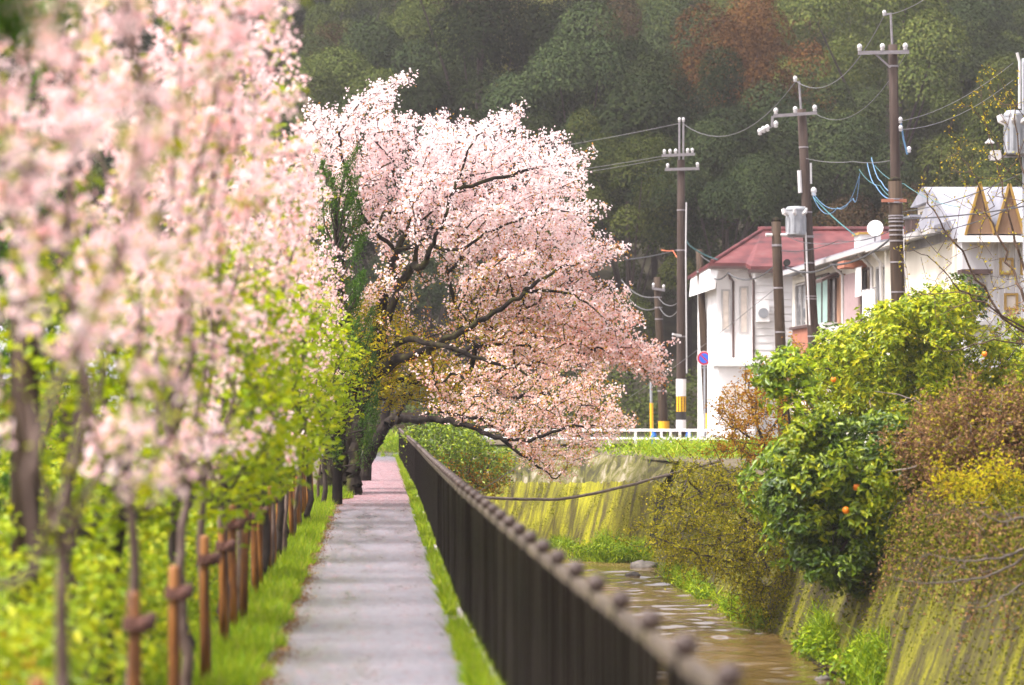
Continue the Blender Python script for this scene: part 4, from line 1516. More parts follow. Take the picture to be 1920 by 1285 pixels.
# cable slung across the canal
b = MB()
cp = [np.array([.78, 60, .02]), P(890, 931, 60), P(1030, 936.5, 60), P(1130, 922, 60), P(1255, 890, 60), np.array([6.4, 60, .55])]
sk = Skel()
sk.limb(cp, [.028] * 6, sub=6, wob=.003)
b.tube(sk.p[:sk.n], .028, 7)
tag(b.obj('hanging_cable', M['twig_grey'], smooth=True), 'dark cable slung across the canal in front of the mossy wall', 'cable')
b = MB()
b.tube([np.array([.76, 60, -.2]), P(884, 931, 60), P(948, 890, 60), P(1010, 850, 60.5)], .006, 5)
tag(b.obj('guy_wire', M['wire_grey']), 'thin slanting wire rising from the fence over the canal', 'wire')


# ------------------------------------------------------------------ bushes of the right bank
def rosette_bush(t, poly, n, d0, half, mat, L, k=7, name='foliage', lean=(0, -.5, .75), spread=.55, toward=None, sk=None):
    """shoots with whorls of leaves; shoots point outward and up"""
    poly = np.asarray(poly, float)
    poly = poly.mean(0) + (poly - poly.mean(0)) * .86
    nl = max(14, n // 26)
    lc = poly_points(poly, nl, d0, half)
    cen = lc.mean(0)
    ext = (lc.max(0) - lc.min(0)).max()
    lr = R.uniform(.09, .19, nl) * ext * (40 / nl) ** .33
    li = R.integers(nl, size=n)
    dv = unit(rand_dirs(n) + unit(lc[li] - cen) * .6 + np.array([0, -.25, .25]))
    c = lc[li] + dv * (lr[li] * R.uniform(.75, 1.15, n))[:, None]
    dirs = unit(dv * .9 + np.array(lean) * .8 + R.normal(size=c.shape) * .25)
    idx = np.repeat(np.arange(n), k)
    radial = unit(R.normal(size=(n * k, 3)))
    la = unit(radial - dirs[idx] * np.sum(radial * dirs[idx], 1, keepdims=True) + dirs[idx] * R.uniform(.1, 1.0, n * k)[:, None])
    ln = R.uniform(.65, 1.2, n * k) * L
    cc = c[idx] + la * ln[:, None] * .5 + dirs[idx] * (R.uniform(-.7, .3, n * k) * L)[:, None]
    V, F, r = leaves(cc, ln, dirs[idx] * 1.0, .35, .40, la * 3, .12)
    tone = np.repeat(np.repeat(R.normal(0, .16, n), k), 2)
    return obj(name, V, F, M[mat], t, rnd=np.clip(r * .65 + .18 + tone, 0, 1), kind='stuff')


def frame_skel(limbs, poly, n, d0, half, rtip=.004, wob=.05, step=.28):
    s = Skel()
    for i, (pts, rad) in enumerate(limbs):
        s.limb(pts, rad, None if i == 0 else s.nearest(np.array(pts[0])), wob=.015)
    q = poly_points(poly, n, d0, half)
    s.grow(q + R.normal(size=q.shape) * np.where(R.random((n, 1)) < .35, .22, .06), step, wob, .03)
    return s.solve(rtip, .45, .06)


BASE = lambda px, d, z=.35: np.array([(px - 708) / F_PX * d, d, z])

# citrus, upper pale part
polyA = [(1510, 735), (1500, 690), (1545, 650), (1600, 610), (1640, 600), (1665, 560), (1700, 575), (1735, 548), (1760, 560), (1800, 530), (1830, 560), (1815, 610), (1850, 640), (1840, 700), (1830, 760), (1780, 800), (1680, 810), (1590, 800), (1540, 775)]
tA = thing('citrus_tree', 'large rounded evergreen citrus bush with bright yellow-green shoots below the houses', 'tree', BASE(1660, 52))
s = frame_skel([([BASE(1660, 52, .4), P(1670, 800, 52), P(1680, 700, 52), P(1720, 600, 52)], [.08, .06, .04, .02]), ([P(1670, 800, 52), P(1590, 720, 51.5), P(1550, 690, 51)], [.04, .03, .01])], polyA, 160, 52, 1.4)
V, F = s.mesh(5)
obj('trunk', V, F, M['twig'], tA)
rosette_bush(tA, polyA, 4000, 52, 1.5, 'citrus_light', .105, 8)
rosette_bush(tA, polyA, 800, 53.3, 1.0, 'citrus_dark', .11, 7, 'shade_leaves')  # darker leaves set deep in the bush, painting its inner shade
# citrus, dark hanging part
polyB = [(1500, 800), (1560, 770), (1650, 780), (1740, 800), (1765, 860), (1740, 930), (1765, 985), (1720, 1010), (1700, 1080), (1690, 1140), (1650, 1170), (1620, 1100), (1560, 1095), (1520, 1080), (1490, 1030), (1440, 960), (1425, 900), (1455, 860)]
DB = 39.5
tB = thing('citrus_tree', 'dark glossy citrus bush with oranges hanging over the canal wall', 'tree', np.array([6.7, 40, .4]))
s = frame_skel([([np.array([6.7, 40, .4]), P(1660, 910, DB), P(1600, 850, DB), P(1560, 800, DB)], [.06, .045, .035, .015]), ([P(1660, 910, DB), P(1600, 1000, DB - .4), P(1560, 1060, DB - .6)], [.035, .025, .01]), ([P(1660, 910, DB), P(1690, 1030, DB - .4), P(1660, 1140, DB - .6)], [.035, .02, .008])], polyB, 160, DB, .9)
V, F = s.mesh(5)
obj('trunk', V, F, M['twig'], tB)
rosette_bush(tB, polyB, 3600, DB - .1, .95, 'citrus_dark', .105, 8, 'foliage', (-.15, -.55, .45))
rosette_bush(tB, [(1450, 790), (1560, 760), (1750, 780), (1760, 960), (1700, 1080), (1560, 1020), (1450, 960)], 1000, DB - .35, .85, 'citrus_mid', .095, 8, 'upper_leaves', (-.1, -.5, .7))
# paler shrub at its left edge
polyC = [(1440, 690), (1500, 680), (1540, 720), (1525, 800), (1545, 900), (1500, 960), (1530, 1060), (1470, 1060), (1440, 980), (1425, 900), (1470, 820), (1440, 760)]
DC = 42.5
tC = thing('leafy_shrub', 'fresh green broad-leaved shrub at the left edge of the dark citrus', 'shrub', np.array([6.4, 43, .4]))
s = frame_skel([([np.array([6.4, 43, .4]), P(1490, 850, DC), P(1480, 720, DC)], [.035, .025, .01]), ([P(1490, 850, DC), P(1480, 960, DC - .3), P(1500, 1040, DC - .4)], [.025, .015, .008])], polyC, 120, DC, .7)
V, F = s.mesh(5)
obj('stem', V, F, M['twig'], tC)
rosette_bush(tC, polyC, 480, DC - .2, .7, 'glossy_mid', .115, 7, 'foliage', (-.4, -.5, .35))
rosette_bush(tC, polyC[:5] + [(1440, 760)], 160, DC, .7, 'maple_leaf', .10, 6, 'young_leaves')
# oranges
for (px, py, d), lb in zip([(1586, 957, 38.4), (1735, 866, 38.9), (1606, 914, 38.5), (1846, 664, 50.6), (1563, 712, 50.5)],
                           ['ripe orange hanging low in the middle of the dark citrus bush', 'small orange at the right edge of the dark citrus bush', 'orange half hidden among the dark citrus leaves above the ripe one',
                            'orange at the top right beside the bare yellow-budded tree', 'yellow-orange fruit at the left top of the pale citrus bush']):
    p = P(px, py, d)
    MBo = MB().lathe(p - (0, 0, .045), [(.004, 0), (.026, .008), (.040, .028), (.044, .047), (.038, .070), (.020, .085), (.003, .088)], 12)
    o = MBo.obj('orange_fruit', M['orange_fruit'], smooth=True)
    tag(o, lb, 'fruit', 'oranges in the citrus bushes')

# right upper bush
polyD = [(1830, 640), (1870, 600), (1925, 570), (1990, 600), (2010, 700), (1960, 790), (1860, 780), (1820, 720)]
tD = thing('leafy_shrub', 'mid green shrub at the right edge below the corrugated house', 'shrub', BASE(1900, 53, .4))
s = frame_skel([([BASE(1900, 53, .4), P(1900, 740, 53), P(1910, 640, 53)], [.05, .035, .015])], polyD, 120, 53, 1.2)
V, F = s.mesh(5)
obj('stem', V, F, M['twig'], tD)
rosette_bush(tD, polyD, 1700, 53, 1.2, 'citrus_light', .095, 7)
rosette_bush(tD, polyD, 300, 53.4, 1.0, 'dry_vine', .07, 6, 'dry_leaves')

# dry vine tangle
polyE = [(1690, 850), (1740, 780), (1800, 745), (1930, 750), (2030, 800), (2030, 1000), (1920, 1015), (1850, 1020), (1790, 1000), (1740, 950), (1720, 900)]
tE = thing('vine_tangle', 'brown tangle of dry vines spilling over the top of the canal wall', 'vine', BASE(1850, 39, .45))
s = frame_skel([([BASE(1860, 39, .45), P(1840, 860, 39), P(1800, 800, 39)], [.03, .02, .01]), ([P(1840, 860, 39), P(1930, 820, 39)], [.02, .01]), ([P(1840, 860, 39), P(1820, 960, 38.5)], [.02, .008])], polyE, 1200, 38.6, 1.2, .0032, .09, .2)
V, F = s.mesh(4)
obj('stem', V, F, M['twig_grey'], tE)
pts = s.scatter(330, .08, .02)
V, F, r = leaves(pts, R.uniform(.03, .06, len(pts)), np.array([0, -.3, .5]), .9, .5)
obj('dry_leaves', V, F, M['dry_vine'], tE, rnd=r, kind='stuff')
pts = s.scatter(80, .09, .02)
V, F, r = leaves(pts, R.uniform(.04, .075, len(pts)), np.array([0, -.3, .7]), .7, .55)
obj('green_leaves', V, F, M['bud_leaf'], tE, rnd=r, kind='stuff')
polyE2 = [(1775, 900), (1830, 860), (1900, 850), (1950, 920), (1930, 980), (1850, 1000), (1790, 1000)]
IVY = []
for d_ in np.arange(24, 47, .3):
    for k in range(3):
        IVY.append((wall_x(d_) + .85 + R.normal() * .14 - k * .10, d_ + R.normal() * .15, .42 - .22 * k + R.normal() * .08, R.uniform(.10, .24)))
    IVY.append((wall_x(d_) + 1.25 + R.random() * .8, d_, .5, R.uniform(.18, .34)))
wall_weeds('small olive weeds and moss tufts clinging to the near sloping wall', 60000, near_face, .035, 'moss_leaf')
wall_weeds('broad-leaved weeds dotted over the near sloping wall', 9000, near_face, .06, 'ivy_leaf')
wall_weeds('moss tufts on the wall across the bend', 16000, far_face, .035, 'moss_leaf')
tV = thing('ivy', 'olive-green creeper along the lip of the near mossy canal wall', 'creeper', (6.3, 36, .3))
V, F, r = lobes_cloud(IVY, 900, .05, .35, .4, .9, .6, -.9)
obj('foliage', V, F, M['ivy_leaf'], tV, rnd=r, kind='stuff')
b = MB()
for l in IVY[::2]:
    q = np.array(l[:3])
    b.tube([q + (.3, 0, .05), q + (.12, .06, .04), q + (0, .1, -.02), q + (-.08, .16, -.14), q + (-.14, .15 + R.normal() * .1, -.34)], [.007, .006, .005, .004, .002], 4, False)
b.obj('stem', M['twig'], tV, kind='stuff')
tW = thing('hanging_vine', 'curtain of thin brown vine strands trailing down the near mossy wall', 'vine', (6.3, 33, .4))
b = MB()
lp = []
for k in range(430):
    d_ = R.uniform(23.5, 41)
    L_v = R.uniform(.25, 1.5) * (.5 + .5 * abs(math.sin(d_ * 1.7)))
    pts_ = []
    dd_ = d_
    for v in np.linspace(1.04, 1.04 - L_v / 2.6, 9):
        dd_ += R.normal() * .035
        pts_.append((wall_x(d_) + .85 * v - .05 - .03 * R.random(), dd_, -2.1 + 2.55 * v + .02))
    b.tube(pts_, np.linspace(.006, .002, 9), 3, False)
    for q in pts_[1:]:
        for m in range(4):
            lp.append(np.array(q) + R.normal(size=3) * np.array([.03, .06, .05]) - (.03, 0, 0))
b.obj('stem', M['twig_brown'], tW, kind='stuff')
lp = np.array(lp)
kk = R.random(len(lp)) < .5
V, F, r = leaves(lp[kk], R.uniform(.025, .06, kk.sum()), np.array([-.5, -.3, .6]), .8, .5)
obj('dry_leaves', V, F, M['dry_vine'], tW, rnd=r, kind='stuff')
V, F, r = leaves(lp[~kk], R.uniform(.025, .06, (~kk).sum()), np.array([-.5, -.3, .6]), .8, .5)
obj('green_leaves', V, F, M['ivy_leaf'], tW, rnd=r, kind='stuff')
tE2 = thing('leafy_shrub', 'small yellow-green leafy growth in front of the brown vine tangle', 'shrub', BASE(1840, 37, .35))
s = frame_skel([([BASE(1850, 37, .4), P(1840, 930, 37), P(1830, 880, 37)], [.02, .015, .006])], polyE2, 160, 37, .5, .003)
V, F = s.mesh(4)
obj('stem', V, F, M['twig'], tE2)
pts = s.scatter(150, .07, .02)
V, F, r = leaves(pts, R.uniform(.035, .07, len(pts)), np.array([0, -.3, .7]), .7, .55)
obj('foliage', V, F, M['olive_leaf'], tE2, rnd=r, kind='stuff')

# budding brown shrub, low, over the water
polyF = [(1205, 990), (1215, 930), (1250, 890), (1330, 870), (1400, 880), (1470, 930), (1500, 1010), (1520, 1090), (1500, 1150), (1460, 1180), (1420, 1170), (1380, 1100), (1330, 1080), (1280, 1060), (1230, 1040)]
tF = thing('budding_shrub', 'twiggy shrub with tiny yellow-brown buds arching over the stream', 'shrub', np.array([6.2, 47, .3]))
s = frame_skel([([np.array([6.2, 47, .3]), P(1440, 1000, 46.5), P(1380, 960, 46), P(1310, 930, 46)], [.05, .04, .025, .01]), ([P(1440, 1000, 46.5), P(1420, 920, 46), P(1400, 880, 46)], [.03, .02, .01]),
                ([P(1440, 1000, 46.5), P(1400, 1050, 45.8), P(1310, 1040, 45.5), P(1240, 1010, 45.5)], [.03, .022, .014, .006]), ([P(1440, 1000, 46.5), P(1470, 1090, 45.8), P(1480, 1160, 45.6)], [.03, .02, .008])], polyF, 1250, 46, 1.3, .0046, .07, .22)
V, F = s.mesh(5)
obj('stem', V, F, M['twig'], tF)
pts = s.scatter(125, .05, .02)
V, F, r = leaves(pts, R.uniform(.03, .055, len(pts)), np.array([0, -.3, .6]), .9, .55)
obj('buds', V, F, M['bud_leaf'], tF, rnd=r, kind='stuff')
# orange-leaved shrub
polyG = [(1335, 800), (1345, 740), (1400, 690), (1440, 680), (1480, 650), (1540, 655), (1560, 700), (1530, 760), (1500, 830), (1470, 900), (1400, 890), (1350, 850)]
tG = thing('budding_shrub', 'twiggy shrub with small orange young leaves in front of the white house', 'shrub', BASE(1440, 60, .4))
s = frame_skel([([BASE(1440, 60, .4), P(1430, 830, 60), P(1410, 760, 60), P(1400, 700, 60)], [.05, .035, .02, .008]), ([P(1430, 830, 60), P(1480, 760, 60), P(1530, 680, 60)], [.03, .02, .008]), ([P(1430, 830, 60), P(1370, 800, 60), P(1345, 770, 60)], [.025, .015, .006])], polyG, 420, 60, 1.2, .0052, .07, .22)
V, F = s.mesh(5)
obj('stem', V, F, M['twig'], tG)
pts = s.scatter(85, .06, .02)
V, F, r = leaves(pts, R.uniform(.045, .085, len(pts)), np.array([0, -.3, .6]), .9, .5)
obj('young_leaves', V, F, M['orange_leaf'], tG, rnd=r, kind='stuff')

# bare tree with yellow buds at the right edge, in front of the houses
tH = thing('budding_tree', 'nearly bare tree with sparse yellow buds reaching in from the right edge', 'tree', BASE(2080, 47, .4))
s = Skel()
s.limb([BASE(2080, 47, .4), P(2070, 760, 47), P(2040, 700, 47), P(1990, 660, 47)], [.10, .08, .07, .05], sub=5)
e = s.n - 1
s.limb([P(1900, 610, 46.8), P(1830, 520, 46.6), P(1760, 410, 46.5), P(1730, 350, 46.5)], [.030, .026, .018, .008], e)
s.limb([P(1920, 560, 47.2), P(1890, 490, 47.4), P(1850, 400, 47.5), P(1830, 340, 47.5), P(1790, 280, 47.5)], [.034, .028, .02, .012, .006], e)
s.limb([P(1930, 520, 47.6), P(1900, 440, 47.6), P(1880, 340, 47.6), P(1850, 240, 47.6), P(1840, 150, 47.5)], [.034, .026, .018, .01, .005], e)
s.limb([P(1880, 590, 46.4), P(1800, 540, 46.2), P(1740, 480, 46), P(1680, 470, 46)], [.022, .016, .010, .004], e)
s.limb([P(1960, 400, 47), P(1920, 330, 47), P(1900, 200, 47), P(1860, 130, 47)], [.03, .02, .012, .005], e)
s.limb([P(1860, 640, 46), P(1790, 660, 45.8), P(1700, 620, 45.8)], [.016, .010, .004], e)
lo = s.n
s.grow(poly_points([(1680, 480), (1700, 340), (1760, 280), (1790, 180), (1850, 110), (1930, 120), (2000, 300), (1990, 560), (1900, 660), (1780, 620), (1700, 560)], 330, 47, 1.0), .25, .03, .04)
s.minr = [q * .68 for q in s.minr]
s.solve(.0033, .36, .03)
V, F = s.mesh(5)
obj('trunk', V, F, M['twig_brown'], tH)
pts = s.scatter(22, .03, .010)
pts = pts[R.random(len(pts)) < .75]
V, F, r = leaves(pts, R.uniform(.03, .055, len(pts)), np.array([0, -.2, .6]), .9, .5)
obj('buds', V, F, M['yellow_bud'], tH, rnd=r, kind='stuff')

# boughs with yellow buds crossing the citrus
tI = thing('budding_tree', 'grey-brown bough with yellow catkin buds crossing the dark citrus bush', 'tree', BASE(2060, 42, .45))
s = Skel()
s.limb([BASE(2060, 42, .45), P(2040, 830, 42), P(1980, 800, 42), P(1920, 806, 42), P(1860, 815, 42), P(1800, 800, 42), P(1755, 780, 42), P(1700, 745, 42), P(1640, 735, 42)], [.06, .05, .04, .032, .028, .022, .016, .01, .004], sub=4, wob=.006)
k = s.nearest(P(1850, 815, 42))
s.limb([P(1800, 830, 41.8), P(1750, 855, 41.6), P(1700, 880, 37), P(1620, 890, 41.4), P(1560, 920, 41.4)], [.016, .013, .010, .006, .003], k, wob=.006)
s.grow(np.vstack([poly_points([(1540, 900), (1640, 720), (1790, 760), (1760, 860), (1640, 920)], 60, 41.6, .4), poly_points([(1780, 740), (1990, 700), (1990, 860), (1850, 830)], 40, 42, .5)]), .2, .010)
s.solve(.003, .40, .03)
V, F = s.mesh(5)
obj('trunk', V, F, M['twig_grey'], tI)
pts = s.scatter(30, .03, .008)
V, F, r = leaves(pts, R.uniform(.025, .045, len(pts)), np.array([0, -.3, .6]), .9, .5)
obj('buds', V, F, M['yellow_bud'], tI, rnd=r, kind='stuff')
# bare grey branches low on the right
tJ = thing('bare_tree', 'bare grey branches spreading across the mossy wall from the right edge', 'tree', BASE(2150, 30.2, .45))
s = Skel()
s.limb([BASE(2150, 30.2, .45), P(2060, 1020, 30.2), P(2010, 1010, 30.2), P(1960, 1000, 30.2)], [.05, .045, .04, .032], sub=4, wob=.006)
e = s.n - 1
s.limb([P(1900, 1040, 30.2), P(1840, 1050, 30.2), P(1790, 1050, 30.2), P(1730, 1035, 30.2)], [.022, .018, .012, .005], e, wob=.006)
s.limb([P(1900, 1060, 30.2), P(1830, 1085, 30.2), P(1760, 1093, 30.2), P(1700, 1090, 30.2), P(1670, 1078, 30.2)], [.022, .018, .013, .009, .004], e, wob=.006)
s.limb([P(1930, 1080, 30.2), P(1880, 1120, 30.2), P(1830, 1140, 30.2), P(1780, 1130, 30.2)], [.02, .015, .01, .004], e, wob=.006)
s.limb([P(1920, 970, 30.2), P(1880, 980, 30.2), P(1840, 960, 30.2), P(1810, 930, 30.2)], [.02, .014, .009, .004], e, wob=.006)
s.limb([P(1950, 1150, 30.2), P(1900, 1180, 30.2), P(1840, 1180, 30.2)], [.016, .01, .004], e, wob=.006)
s.grow(poly_points([(1680, 1060), (1800, 920), (1960, 900), (1990, 1200), (1850, 1210), (1760, 1140)], 120, 30.3, .35), .2, .03)
s.minr = [q * .6 for q in s.minr]
s.solve(.0024, .34, .02)
V, F = s.mesh(5)
obj('trunk', V, F, M['twig_bare'], tJ)
# driftwood and stones in the stream
t = thing('driftwood', 'dark twig snagged on stones at the edge of the stream', 'driftwood', P(1570, 1262, 37.5))
b = MB()
for k in range(9):
    p = P(1570, 1266, 37.5) + np.array([R.normal() * .08, R.normal() * .1, 0])
    b.tube([p, p + np.array([R.normal() * .1 - .1, R.normal() * .1, R.uniform(.02, .12)]), p + np.array([R.normal() * .2 - .15, R.normal() * .1, R.uniform(.05, .25)])], [.014, .008, .003], 5, False)
b.obj('twig', M['twig'], t)
for k, (px, py, sx) in enumerate([(1545, 1272, .12), (1590, 1268, .10), (1620, 1280, .14), (1208, 1062, .28), (1188, 1078, .16)]):
    d = 6000 * 3.33 / (py - 745)
    p = P(px, py, d)
    p[2] = WZ
    q = rand_dirs(1)
    b = MB().lathe((0, 0, 0), [(sx * .8, -.1), (sx, 0), (sx * .9, sx * .22), (sx * .5, sx * .4), (.01, sx * .42)], 9)
    V = np.array(b.V)
    V += R.normal(size=V.shape) * sx * .06
    o = obj('stream_stone', V + p, b.F, M['stone'], smooth=True)
    tag(o, ['flat wet stone left of the snagged twig', 'wet stone right behind the snagged twig', 'wet stone at the wall foot nearest the camera', 'pale flat block at the water edge by the bend', 'small pale stone by the flat block at the bend'][k], 'stone', 'stones at the edge of the stream')

# green twig close to the lens side of the nearest sapling (top left corner)
t = thing('evergreen_tree', 'dark green conifer bough out of focus in the top left corner', 'tree', (-1.55, 6.6, 0))
b = MB()
b.tube([(-1.55, 6.6, 0), (-1.5, 6.6, 1.6), (-1.25, 6.6, 2.5), (-1.1, 6.6, 2.68), (-.78, 6.6, 2.55)], [.07, .05, .02, .012, .005], 8, False)
b.obj('trunk', M['bark'], t, smooth=True)
nn = 900
tt = R.random(nn)
c = np.array([-1.10, 6.6, 2.70]) * (1 - tt[:, None]) + np.array([-.74, 6.6, 2.54]) * tt[:, None] + R.normal(size=(nn, 3)) * np.array([.05, .08, .05])
V, F, r = leaves(c, R.uniform(.04, .07, nn), None, 1, .4)
obj('crown', V, F, M['conifer'], t, rnd=r, kind='stuff')

# ------------------------------------------------------------------ houses on the far side of the stream
def window(parent, axis, plane, a0, a1, z0, z1, frame='trim_grey', pane='glass', mull=1, out_=.05, curtain=None):
    """a window in a wall; axis 'x': the wall faces -Y at y=plane and a is x; axis 'y': it faces -X at x=plane and a is y"""
    fr = MB()
    w = .05

    def bx(mb, a, b, c, d_, o0, o1):
        if axis == 'x':
            mb.box((a, plane - o1, c), (b, plane - o0, d_))
        else:
            mb.box((plane - o1, a, c), (plane - o0, b, d_))
    bx(fr, a0, a0 + w, z0, z1, -.02, out_)
    bx(fr, a1 - w, a1, z0, z1, -.02, out_)
    bx(fr, a0 + w, a1 - w, z0, z0 + w, -.02, out_)
    bx(fr, a0 + w, a1 - w, z1 - w, z1, -.02, out_)
    for k in range(mull):
        m_ = a0 + (a1 - a0) * (k + 1) / (mull + 1)
        bx(fr, m_ - .02, m_ + .02, z0 + w, z1 - w, -.01, out_ - .01)
    f = fr.obj('window', M[frame], parent)
    pn = MB()
    bx(pn, a0 + w + .002, a1 - w - .002, z0 + w + .002, z1 - w - .002, .003, .012)
    pn.obj('pane', M[pane], f)
    if curtain:
        cu = MB()
        bx(cu, a0 + w + .01, a0 + w + (a1 - a0) * .42, z0 + w + .01, z1 - w - .01, .013, .018)
        cu.obj('curtain', M[curtain], f)
    return f


# A: white house with the red hipped roof
hA = thing('white_house', 'white two-storey house with red hipped roof at the far end of the row', 'house', (12.5, 102, .45))
b = MB().box((10.70, 101.0, .4), (18.0, 107.0, 5.95))
b.obj('wall', M['wall_white'], hA)
b = MB().box((11.78, 100.0, .4), (13.6, 100.998, 5.72))
b.obj('front_bay', M['wall_white'], hA)
for k in range(22):
    z = .75 + k * .225
    MB().prism([(99.998, z), (99.998, z + .215), (99.985, z + .215), (99.962, z + .004)], 0, 11.80, 13.58).obj('siding_board', M['wall_white'], hA)
rf = MB()
rz_ = 7.15
e = dict(l=10.42, r=18.4, f=99.45, b=107.6, z=5.82)
rv = [(e['l'], 100.5, 5.98), (11.55, 100.4, 5.96), (11.6, e['f'], e['z']), (e['r'], e['f'], e['z']), (e['r'], 103.5, rz_), (12.45, 103.5, rz_), (e['l'], e['b'], e['z']), (e['r'], e['b'], e['z'])]
rv2 = [(x, y, z - .13) for x, y, z in rv]
n = 8
faces = [(0, 1, 2, 5), (2, 3, 4, 5), (0, 5, 6), (6, 5, 4, 7), (3, 7, 4)]
rf.add(rv + rv2, faces + [tuple(n + i for i in reversed(f)) for f in faces] + [(0, n, n + 1, 1), (1, n + 1, n + 2, 2), (2, n + 2, n + 3, 3), (3, n + 3, n + 7, 7), (7, n + 7, n + 6, 6), (6, n + 6, n, 0)])
roof = rf.obj('roof', M['roof_red'], hA)
b = MB()
b.tube([(12.3, 103.5, rz_ + .03), (18.3, 103.5, rz_ + .03)], .09, 8)
b.tube([(10.5, 100.5, 6.0), (12.45, 103.5, rz_ + .02)], .07, 8)
b.obj('ridge_cap', M['roof_red'], roof)
b = MB()
b.obox((11.5, 99.42, 5.66), (18.4, 99.42, 5.66), .10, .10)
b.obox((10.4, 100.45, 5.82), (11.6, 100.45, 5.82), .10, .10)
b.obj('gutter', M['trim_brown'], hA)
MB().prism([(10.40, 5.10), (10.60, 5.16), (10.70, 5.84), (10.46, 5.84)], 1, 100.45, 106.8).obj('eave_board', M['wall_white'], hA)
for x, y in ((11.22, 100.94), (11.74, 99.95)):
    MB().tube([(x - .2, y - .45, 5.66), (x - .12, y - .2, 5.5), (x, y, 5.4), (x, y, 2.9 if x < 11.5 else .5)], .04, 8).obj('downpipe', M['trim_brown'], hA)
window(hA, 'x', 101.0, 10.85, 11.13, 3.85, 5.15, 'trim_grey', 'curtain', 0)
window(hA, 'x', 101.0, 11.42, 11.70, 3.75, 5.25, 'trim_grey', 'curtain', 0)
MB().box((10.6, 99.6, .4), (11.76, 100.998, 2.72)).obj('ground_storey', M['wall_white'], hA)
MB().prism([(99.45, 2.72), (100.99, 2.72), (100.99, 3.0), (99.45, 2.80)], 0, 10.5, 11.77).obj('lean_to_roof', M['white_paint'], hA)
g = MB().box((10.80, 99.56, .45), (11.5, 99.598, 2.1)).obj('garage_door', M['curtain'], hA)
for k in range(6):
    MB().box((10.84, 99.545, .55 + k * .25), (11.46, 99.558, .74 + k * .25)).obj('panel', M['curtain'], g)
MB().box((11.80, 99.45, 2.35), (13.4, 99.95, 2.5)).obj('canopy', M['wall_white'], hA)
ac = MB().box((11.82, 99.62, 4.1), (12.2, 99.95, 4.65)).obj('air_conditioner', M['white_paint'], hA)
MB().lathe((0, 0, 0), [(.17, 0), (.17, .02)], 14)
b = MB()
b.tube([(12.01, 99.618, 4.37), (12.01, 99.60, 4.37)], .16, 14)
b.obj('fan_grille', M['grey_paint'], ac)

# B: cream row house, its long front along the street, brown balcony
hB = thing('row_house', 'long cream house with brown balcony, curtains and downpipes facing the stream', 'house', (13.5, 88, .45))
MB().box((12.70, 78.2, .4), (18, 98.0, 5.45)).obj('wall', M['wall_cream'], hB)
b = MB()
b.prism([(12.25, 5.46), (12.25, 5.58), (15.5, 6.05), (18.5, 5.6), (18.5, 5.46)], 1, 78.0, 98.2)
rfB = b.obj('roof', M['roof_grey'], hB)
MB().obox((12.22, 78, 5.46), (12.22, 98.2, 5.46), .11, .11).obj('gutter', M['trim_grey'], hB)
window(hB, 'y', 12.70, 93.2, 96.9, 3.85, 5.15, 'trim_grey', 'glass', 2, .06, 'curtain')
MB().box((12.60, 93.0, 5.17), (12.69, 97.1, 5.32)).obj('shutter_box', M['wall_cream'], hB)
window(hB, 'y', 12.70, 89.9, 92.6, 3.3, 5.25, 'trim_brown', 'curtain_green', 1, .06)
window(hB, 'y', 12.70, 87.4, 89.6, 3.3, 5.1, 'trim_brown', 'glass', 1, .06, 'wood_door')
MB().box((12.62, 84.0, 3.6), (12.69, 86.6, 5.05)).obj('shutter', M['shutter_mauve'], hB)
MB().box((12.60, 86.8, 3.4), (12.69, 87.3, 5.1)).obj('door', M['wood_door'], hB)
window(hB, 'y', 12.70, 82.2, 83.8, 3.6, 5.1, 'trim_brown', 'glass', 1, .06, 'curtain')
window(hB, 'y', 12.70, 78.7, 81.2, 3.5, 5.05, 'trim_grey', 'glass', 1, .06)
for y, z0 in ((92.85, .5), (86.7, .5), (81.6, .5)):
    MB().tube([(12.25, y, 5.42), (12.45, y, 5.2), (12.6, y, 5.05), (12.62, y, z0)], .045, 8).obj('downpipe', M['trim_grey'], hB)
MB().box((12.1, 83.0, 5.12), (12.69, 84.2, 5.30)).obj('awning', M['balcony_brown'], hB)
MB().prism([(12.15, 4.9), (12.69, 5.15), (12.69, 5.22), (12.15, 4.98)], 1, 87.5, 89.6).obj('awning', M['trim_brown'], hB)
bal = MB().box((12.18, 90.0, 2.3), (12.68, 94.0, 3.72)).obj('balcony', M['balcony_brown'], hB)
b = MB().box((12.10, 89.9, 3.725), (12.69, 94.1, 3.80))
b.obj('hand_rail', M['trim_brown'], bal)
MB().box((11.95, 83.5, 2.95), (12.69, 89.6, 3.06)).obj('canopy', M['trim_brown'], hB)
for k, y in enumerate((88.2, 86.6)):
    a = MB().box((12.25, y - .55, 3.07), (12.6, y + .45, 3.8 - .1 * k)).obj('air_conditioner', M['white_paint'], hB)
    for j in range(5):
        MB().box((12.235, y - .5 + j * .19, 3.12), (12.248, y - .38 + j * .19, 3.7 - .1 * k)).obj('louver', M['wall_cream'], a)
